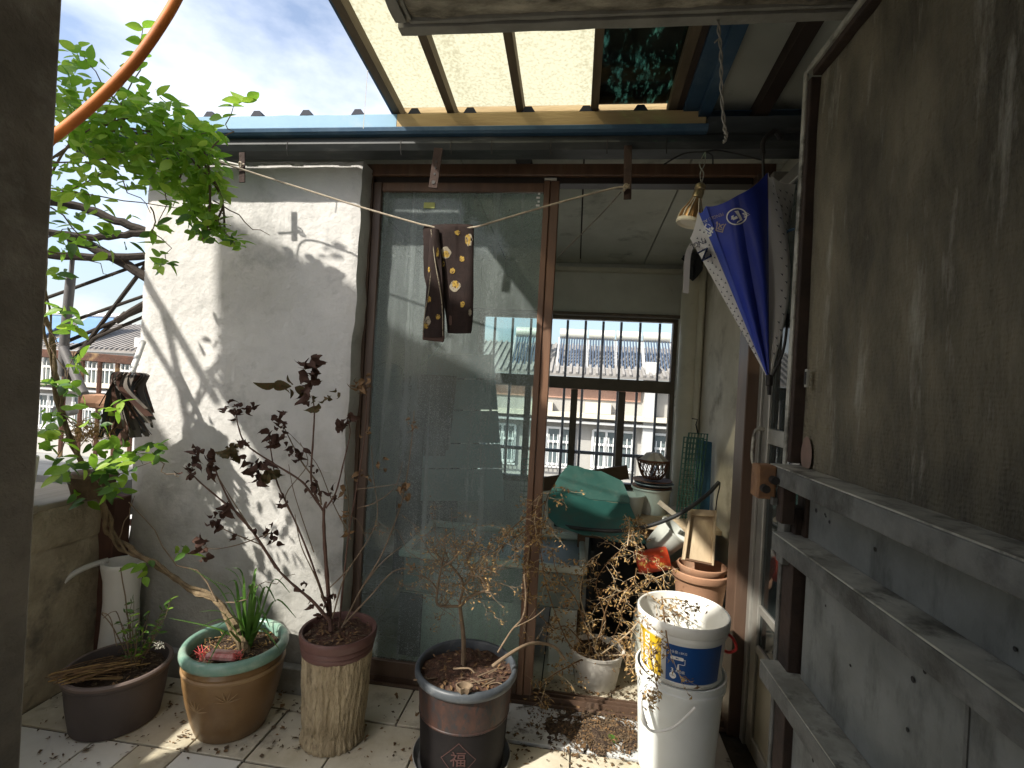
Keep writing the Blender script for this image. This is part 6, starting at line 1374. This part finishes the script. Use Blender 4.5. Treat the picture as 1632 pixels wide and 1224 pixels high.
def dead_bonsai():
    random.seed(77)
    b0 = Vector((P4[0]+.01, P4[1]+.02, P4[2]+.305)); t = thing('dead_bonsai', 'dried bonsai bush with bare forking branches in dark pot', 'bush', b0)
    S = [([(738,1075,1.72),(739,1020,1.72),(734,975,1.72),(733,958,1.72)], .0085), ([(733,966,1.72),(715,966,1.71),(697,963,1.70),(697,940,1.70),(703,905,1.69),(708,880,1.69)], .0048), ([(734,965,1.72),(748,952,1.72),(768,943,1.71),(780,940,1.70),(776,925,1.69)], .0056), ([(733,958,1.72),(738,930,1.73),(722,905,1.73),(705,893,1.74),(690,875,1.74)], .0045), ([(737,935,1.73),(752,915,1.74),(745,895,1.75),(755,870,1.75)], .004), ([(697,940,1.70),(685,925,1.68),(672,918,1.67)], .003), ([(778,938,1.70),(765,920,1.68),(750,918,1.68)], .003), ([(703,905,1.69),(725,890,1.67),(735,870,1.66)], .003)]
    tips = []; tw = MB()
    for pts, r_ in S:
        b = bez([aY(*p) for p in pts], 4); MB().tube(b, [r_*(1.1-.5*i/len(b)) for i in range(len(b))], 7).build('branch' if r_ < .008 else 'trunk', 'twig', t, smooth=True)
        if r_ < .008:
            for p in b[3:]:
                for _ in range(2): twigs(tw, p, (rdir(-.3,1) + Vector((0,0,.2))), rnd(.04,.10), .0012, 1, tips, .9, 3)
    for px, py in ((600,830),(640,820),(665,850),(690,830),(720,815),(760,830),(800,840),(840,870),(820,900),(660,900),(650,940),(840,940),(800,900),(700,1000),(790,985)):
        b = aY(px, py, 1.74 + rnd(-.08,.08)); a = aY(735 + (px-735)*.3, 925 + (py-925)*.2, 1.73); stemline(tw, a, b, .0016, .0006, .04); tips += [a.lerp(b, k/6) for k in range(2, 7)]
        for k in range(3): twigs(tw, a.lerp(b, rnd(.4,1)), rdir(-.4,.9), rnd(.03,.07), .0009, 1, tips, .9, 3)
    tag(tw.build('twigs', 'twig', t), kind='stuff')
    f1, f2 = MB(), MB()
    for p in tips:
        for _ in range(2):
            if rnd(0,1) < .34: flake(f1 if rnd(0,1) < .5 else f2, p + rdir()*.008, rnd(.007,.017), rnd(.002,.006))
    tag(f1.build('dry_leaves', 'straw_dark', t), kind='stuff'); tag(f2.build('dry_leaves', 'straw', t), kind='stuff')
    for i in range(7): a = aY(700+rnd(-30,80), 1090+rnd(-25,12), 1.62); MB().tube(bez([a, a+Vector((rnd(-.05,.05),rnd(-.03,.03),.01)), a+Vector((rnd(-.09,.09),rnd(-.03,.03),0))], 3), rnd(.0015,.003), 5).build('fallen_twig', 'twig', t)
    fb = thing('fallen_branch', 'bent grey bare branch leaning out of the dark pot', 'branch', aY(800,1050,1.68))
    MB().tube(bez([aY(785,1062,1.66), aY(808,1045,1.68), aY(838,1028,1.74), aY(862,1025,1.82), aY(885,1032,1.90), aY(899,1050,1.95)], 6), [.0062]*10+[.0055]*21, 8).build('branch_body', 'twig', fb, smooth=True)
    MB().tube(bez([aY(793,1040,1.68), aY(815,1005,1.72), aY(832,985,1.75), aY(838,955,1.76), aY(835,915,1.76)], 5), [.003]*21, 6).build('side_twig', 'twig', fb, smooth=True); MB().tube(bez([aY(820,1000,1.72), aY(850,985,1.75), aY(868,970,1.8)], 5), .0018, 5).build('side_twig', 'twig', fb)
    r = thing('dry_pod', 'dry cupped seed pod on the dark pot rim', 'pod', aY(738,1100,1.55)); c = aY(740,1098,1.545)
    MB().lathe(c, [(.001,-.012),(.014,-.010),(.019,.0),(.021,.012),(.018,.012),(.012,-.004),(.001,-.006)], 14, sx=1.3, wob=.3).build('pod_body', 'twig', r, smooth=True)
dead_bonsai()

def dead_vine():
    random.seed(55)
    b0 = Vector((P5[0], P5[1], P5[2]+.14)); t = thing('dead_vine', 'tangled golden dead vine spilling from the white pot', 'vine', b0); tips = []; tw = MB()
    S = [[(952,1045,2.24),(940,1000,2.22),(925,950,2.2),(935,900,2.18),(960,880,2.17)], [(940,1050,2.22),(910,1030,2.16),(890,990,2.12),(870,930,2.07),(862,870,2.035),(870,800,2.035),(885,770,2.035)], [(960,1045,2.24),(985,1000,2.2),(1000,950,2.16),(1040,925,2.1),(1060,915,2.1)], [(955,1045,2.2),(1000,1010,2.1),(1030,975,2.0),(1055,955,1.9),(1090,958,1.76),(1105,975,1.68)],
         [(950,1040,2.22),(965,990,2.18),(950,930,2.2),(975,890,2.22),(1000,870,2.25)], [(945,1045,2.22),(905,1000,2.2),(880,1000,2.14),(850,960,2.02),(840,900,2.0),(850,850,2.0)], [(962,1045,2.22),(1010,1045,2.1),(1035,1060,2.02),(1040,1085,1.98)], [(940,1045,2.2),(900,1065,2.1),(870,1085,2.0),(855,1110,1.96)], [(950,1045,2.22),(970,960,2.1),(1005,935,2.05),(1015,905,2.05)],
         [(1030,975,2.0),(1035,1030,1.72),(1042,1070,1.66),(1050,1105,1.65)], [(1055,955,1.9),(1062,1010,1.66),(1068,1040,1.65)], [(945,1045,2.2),(920,960,2.1),(890,920,2.05),(880,880,2.03)], [(862,870,2.03),(852,830,2.03),(860,790,2.03)], [(870,830,2.03),(840,845,1.96),(800,870,1.9),(770,890,1.86)], [(870,800,2.03),(830,830,1.95),(808,850,1.9)], [(1000,870,2.25),(1003,835,2.35),(995,820,2.4)], [(1000,870,2.25),(1010,840,2.36),(1018,820,2.4)]]
    for i, pts in enumerate(S):
        b = bez([aY(*p) for p in pts], 6); MB().tube(b, [.0028*(1.1-.6*k/len(b)) for k in range(len(b))], 5).build('stem', 'straw_dark' if i % 3 else 'wood_pale', t, smooth=True)
        for p in b[2:]:
            tips.append(p)
            if rnd(0,1) < .75: twigs(tw, p, rdir(-.8,.5), rnd(.04,.10), .0012, 1, tips, .9, 4, .10)
    tag(tw.build('tendrils', 'wood_pale', t), kind='stuff')
    f1, f2 = MB(), MB()
    for p in tips:
        for _ in range(2):
            if rnd(0,1) < .46: flake(f1 if rnd(0,1) < .65 else f2, p + rdir()*.010, rnd(.010,.024), rnd(.004,.010))
    tag(f1.build('dry_leaves', 'straw', t), kind='stuff'); tag(f2.build('dry_leaves', 'straw_dark', t), kind='stuff')
dead_vine()

# ---- litter on the floor and in the pots
def litter():
    random.seed(91)
    g = MB(); h = MB()
    def scatter(n, fn, lo=.004, hi=.014, mb=None):
        for _ in range(n):
            px, py = fn(); p = aZ(px, py, 0)
            if not (-1.92 < p.x < .77 and .5 < p.y < 3.5): continue
            if any((p.x-c[0])**2 + (p.y-c[1])**2 < r_*r_ for c, r_ in ((P1,.11),(P2,.10),(P3,.095),(P4,.13),((BX,BY),.11))): continue
            z = .012 if p.y > 1.81 else .0065
            L = rnd(lo, hi); a = rnd(0,6.28); W = L*rnd(.25,.7); d = Vector((math.cos(a), math.sin(a), 0)); s = Vector((-d.y, d.x, 0)); c = Vector((p.x, p.y, z + rnd(0,.003)))
            (mb or (g if rnd(0,1) < .7 else h)).add([c - d*L, c + s*W + Vector((0,0,rnd(0,.006))), c + d*L + Vector((0,0,rnd(0,.004))), c - s*W + Vector((0,0,rnd(0,.004)))], [(0,1,2,3)])
    scatter(1500, lambda: (random.gauss(962, 40), random.gauss(1176, 18)), .002, .009); scatter(500, lambda: (rnd(840,1035), rnd(1135,1165)), .002, .009)
    scatter(160, lambda: (rnd(440,680), rnd(1095,1224)), .002, .009); scatter(120, lambda: (rnd(60,300), rnd(1100,1224)), .002, .009); scatter(130, lambda: (rnd(270,480), rnd(1090,1200)), .003, .014); scatter(120, lambda: (rnd(800,1040), rnd(1160,1224)), .003, .012)
    scatter(260, lambda: (rnd(860,1030), rnd(1090,1135)), .004, .014); scatter(40, lambda: (rnd(100,1000), rnd(1120,1224)), .010, .018)
    for c, r_, z in ((P3,.112,.378), (P4,.145,.309), (P2,.14,.277), (P1,.135,.182)):
        for _ in range(150):
            a = rnd(0,6.28); q = r_*math.sqrt(rnd(0,1)); p = Vector((c[0]+q*math.cos(a), c[1]+q*math.sin(a), c[2]+z+rnd(-.004,.006))); L = rnd(.004,.013); d = rdir(-.3,.3); s = d.cross(Vector((0,0,1))).normalized()*L*.4
            (g if rnd(0,1) < .5 else h).add([p-d*L, p+s, p+d*L, p-s], [(0,1,2,3)])
    tag(g.build('leaf_litter', 'debris'), 'dark leaf litter and soil crumbs on the tiles', 'litter', kind='stuff'); tag(h.build('dry_litter', 'straw_dark'), 'brown dry flakes on tiles and pot soil', 'litter', kind='stuff')
    M = mesh_of('fallen_leaf', leaf_shape(1, .45, .3, .3), 'leaf_dark'); c = aZ(968, 1172, .012)
    o = link('fallen_leaf', M, None, None, c + Vector((0,0,.004))); o.scale = (.06,.06,.06); o.rotation_euler = (0, 0, R(-40)); tag(o, 'single dark green fallen leaf on the debris by the sill', 'leaf')
    for i, (px, py, lab) in enumerate(((628, 1112, 'curled dry leaf on the sill tile left of the dark pot'), (664, 1143, 'grey curled leaf by the left of the dark pot'), (588, 1178, 'brown fallen leaf between the bark pot and dark pot'))):
        c = aZ(px, py, .01); o = link('fallen_leaf', mesh_of('fallen_leaf', dead_shape(1, .5, i), 'straw_dark'), None, None, c + Vector((0,0,.012))); o.scale = (.035,.035,.035); o.rotation_euler = (.3, .2, i*1.7); tag(o, lab, 'leaf')
litter()
def soil_spill():
    mb = MB(); nx, ny = 90, 50; idx = {}
    for j in range(ny+1):
        for i in range(nx+1):
            x = -.14 + .50*i/nx; y = 1.80 + .23*j/ny
            d = 1 - ((x-.13)/.21)**2 - ((y-1.925)/.115)**2
            h = .007*(d + 1.1*noise.noise(Vector((x*16, y*16, 2))) + .5*noise.noise(Vector((x*45, y*45, 5))) - .25)
            idx[(i,j)] = (len(mb.v), h); mb.v.append(Vector((x, y, .0085 + max(-.003, h) + .0015*noise.noise(Vector((x*140, y*140, 1))))))
    for j in range(ny):
        for i in range(nx):
            q = [idx[(i,j)], idx[(i+1,j)], idx[(i+1,j+1)], idx[(i,j+1)]]
            if sum(h > 0 for _, h in q) >= 3: mb.f.append(tuple(k for k, _ in q))
    tag(mb.build('soil_spill', 'soil', smooth=True), 'dark soil spilled over the pale sill tiles by the door', 'soil', kind='stuff')
soil_spill()
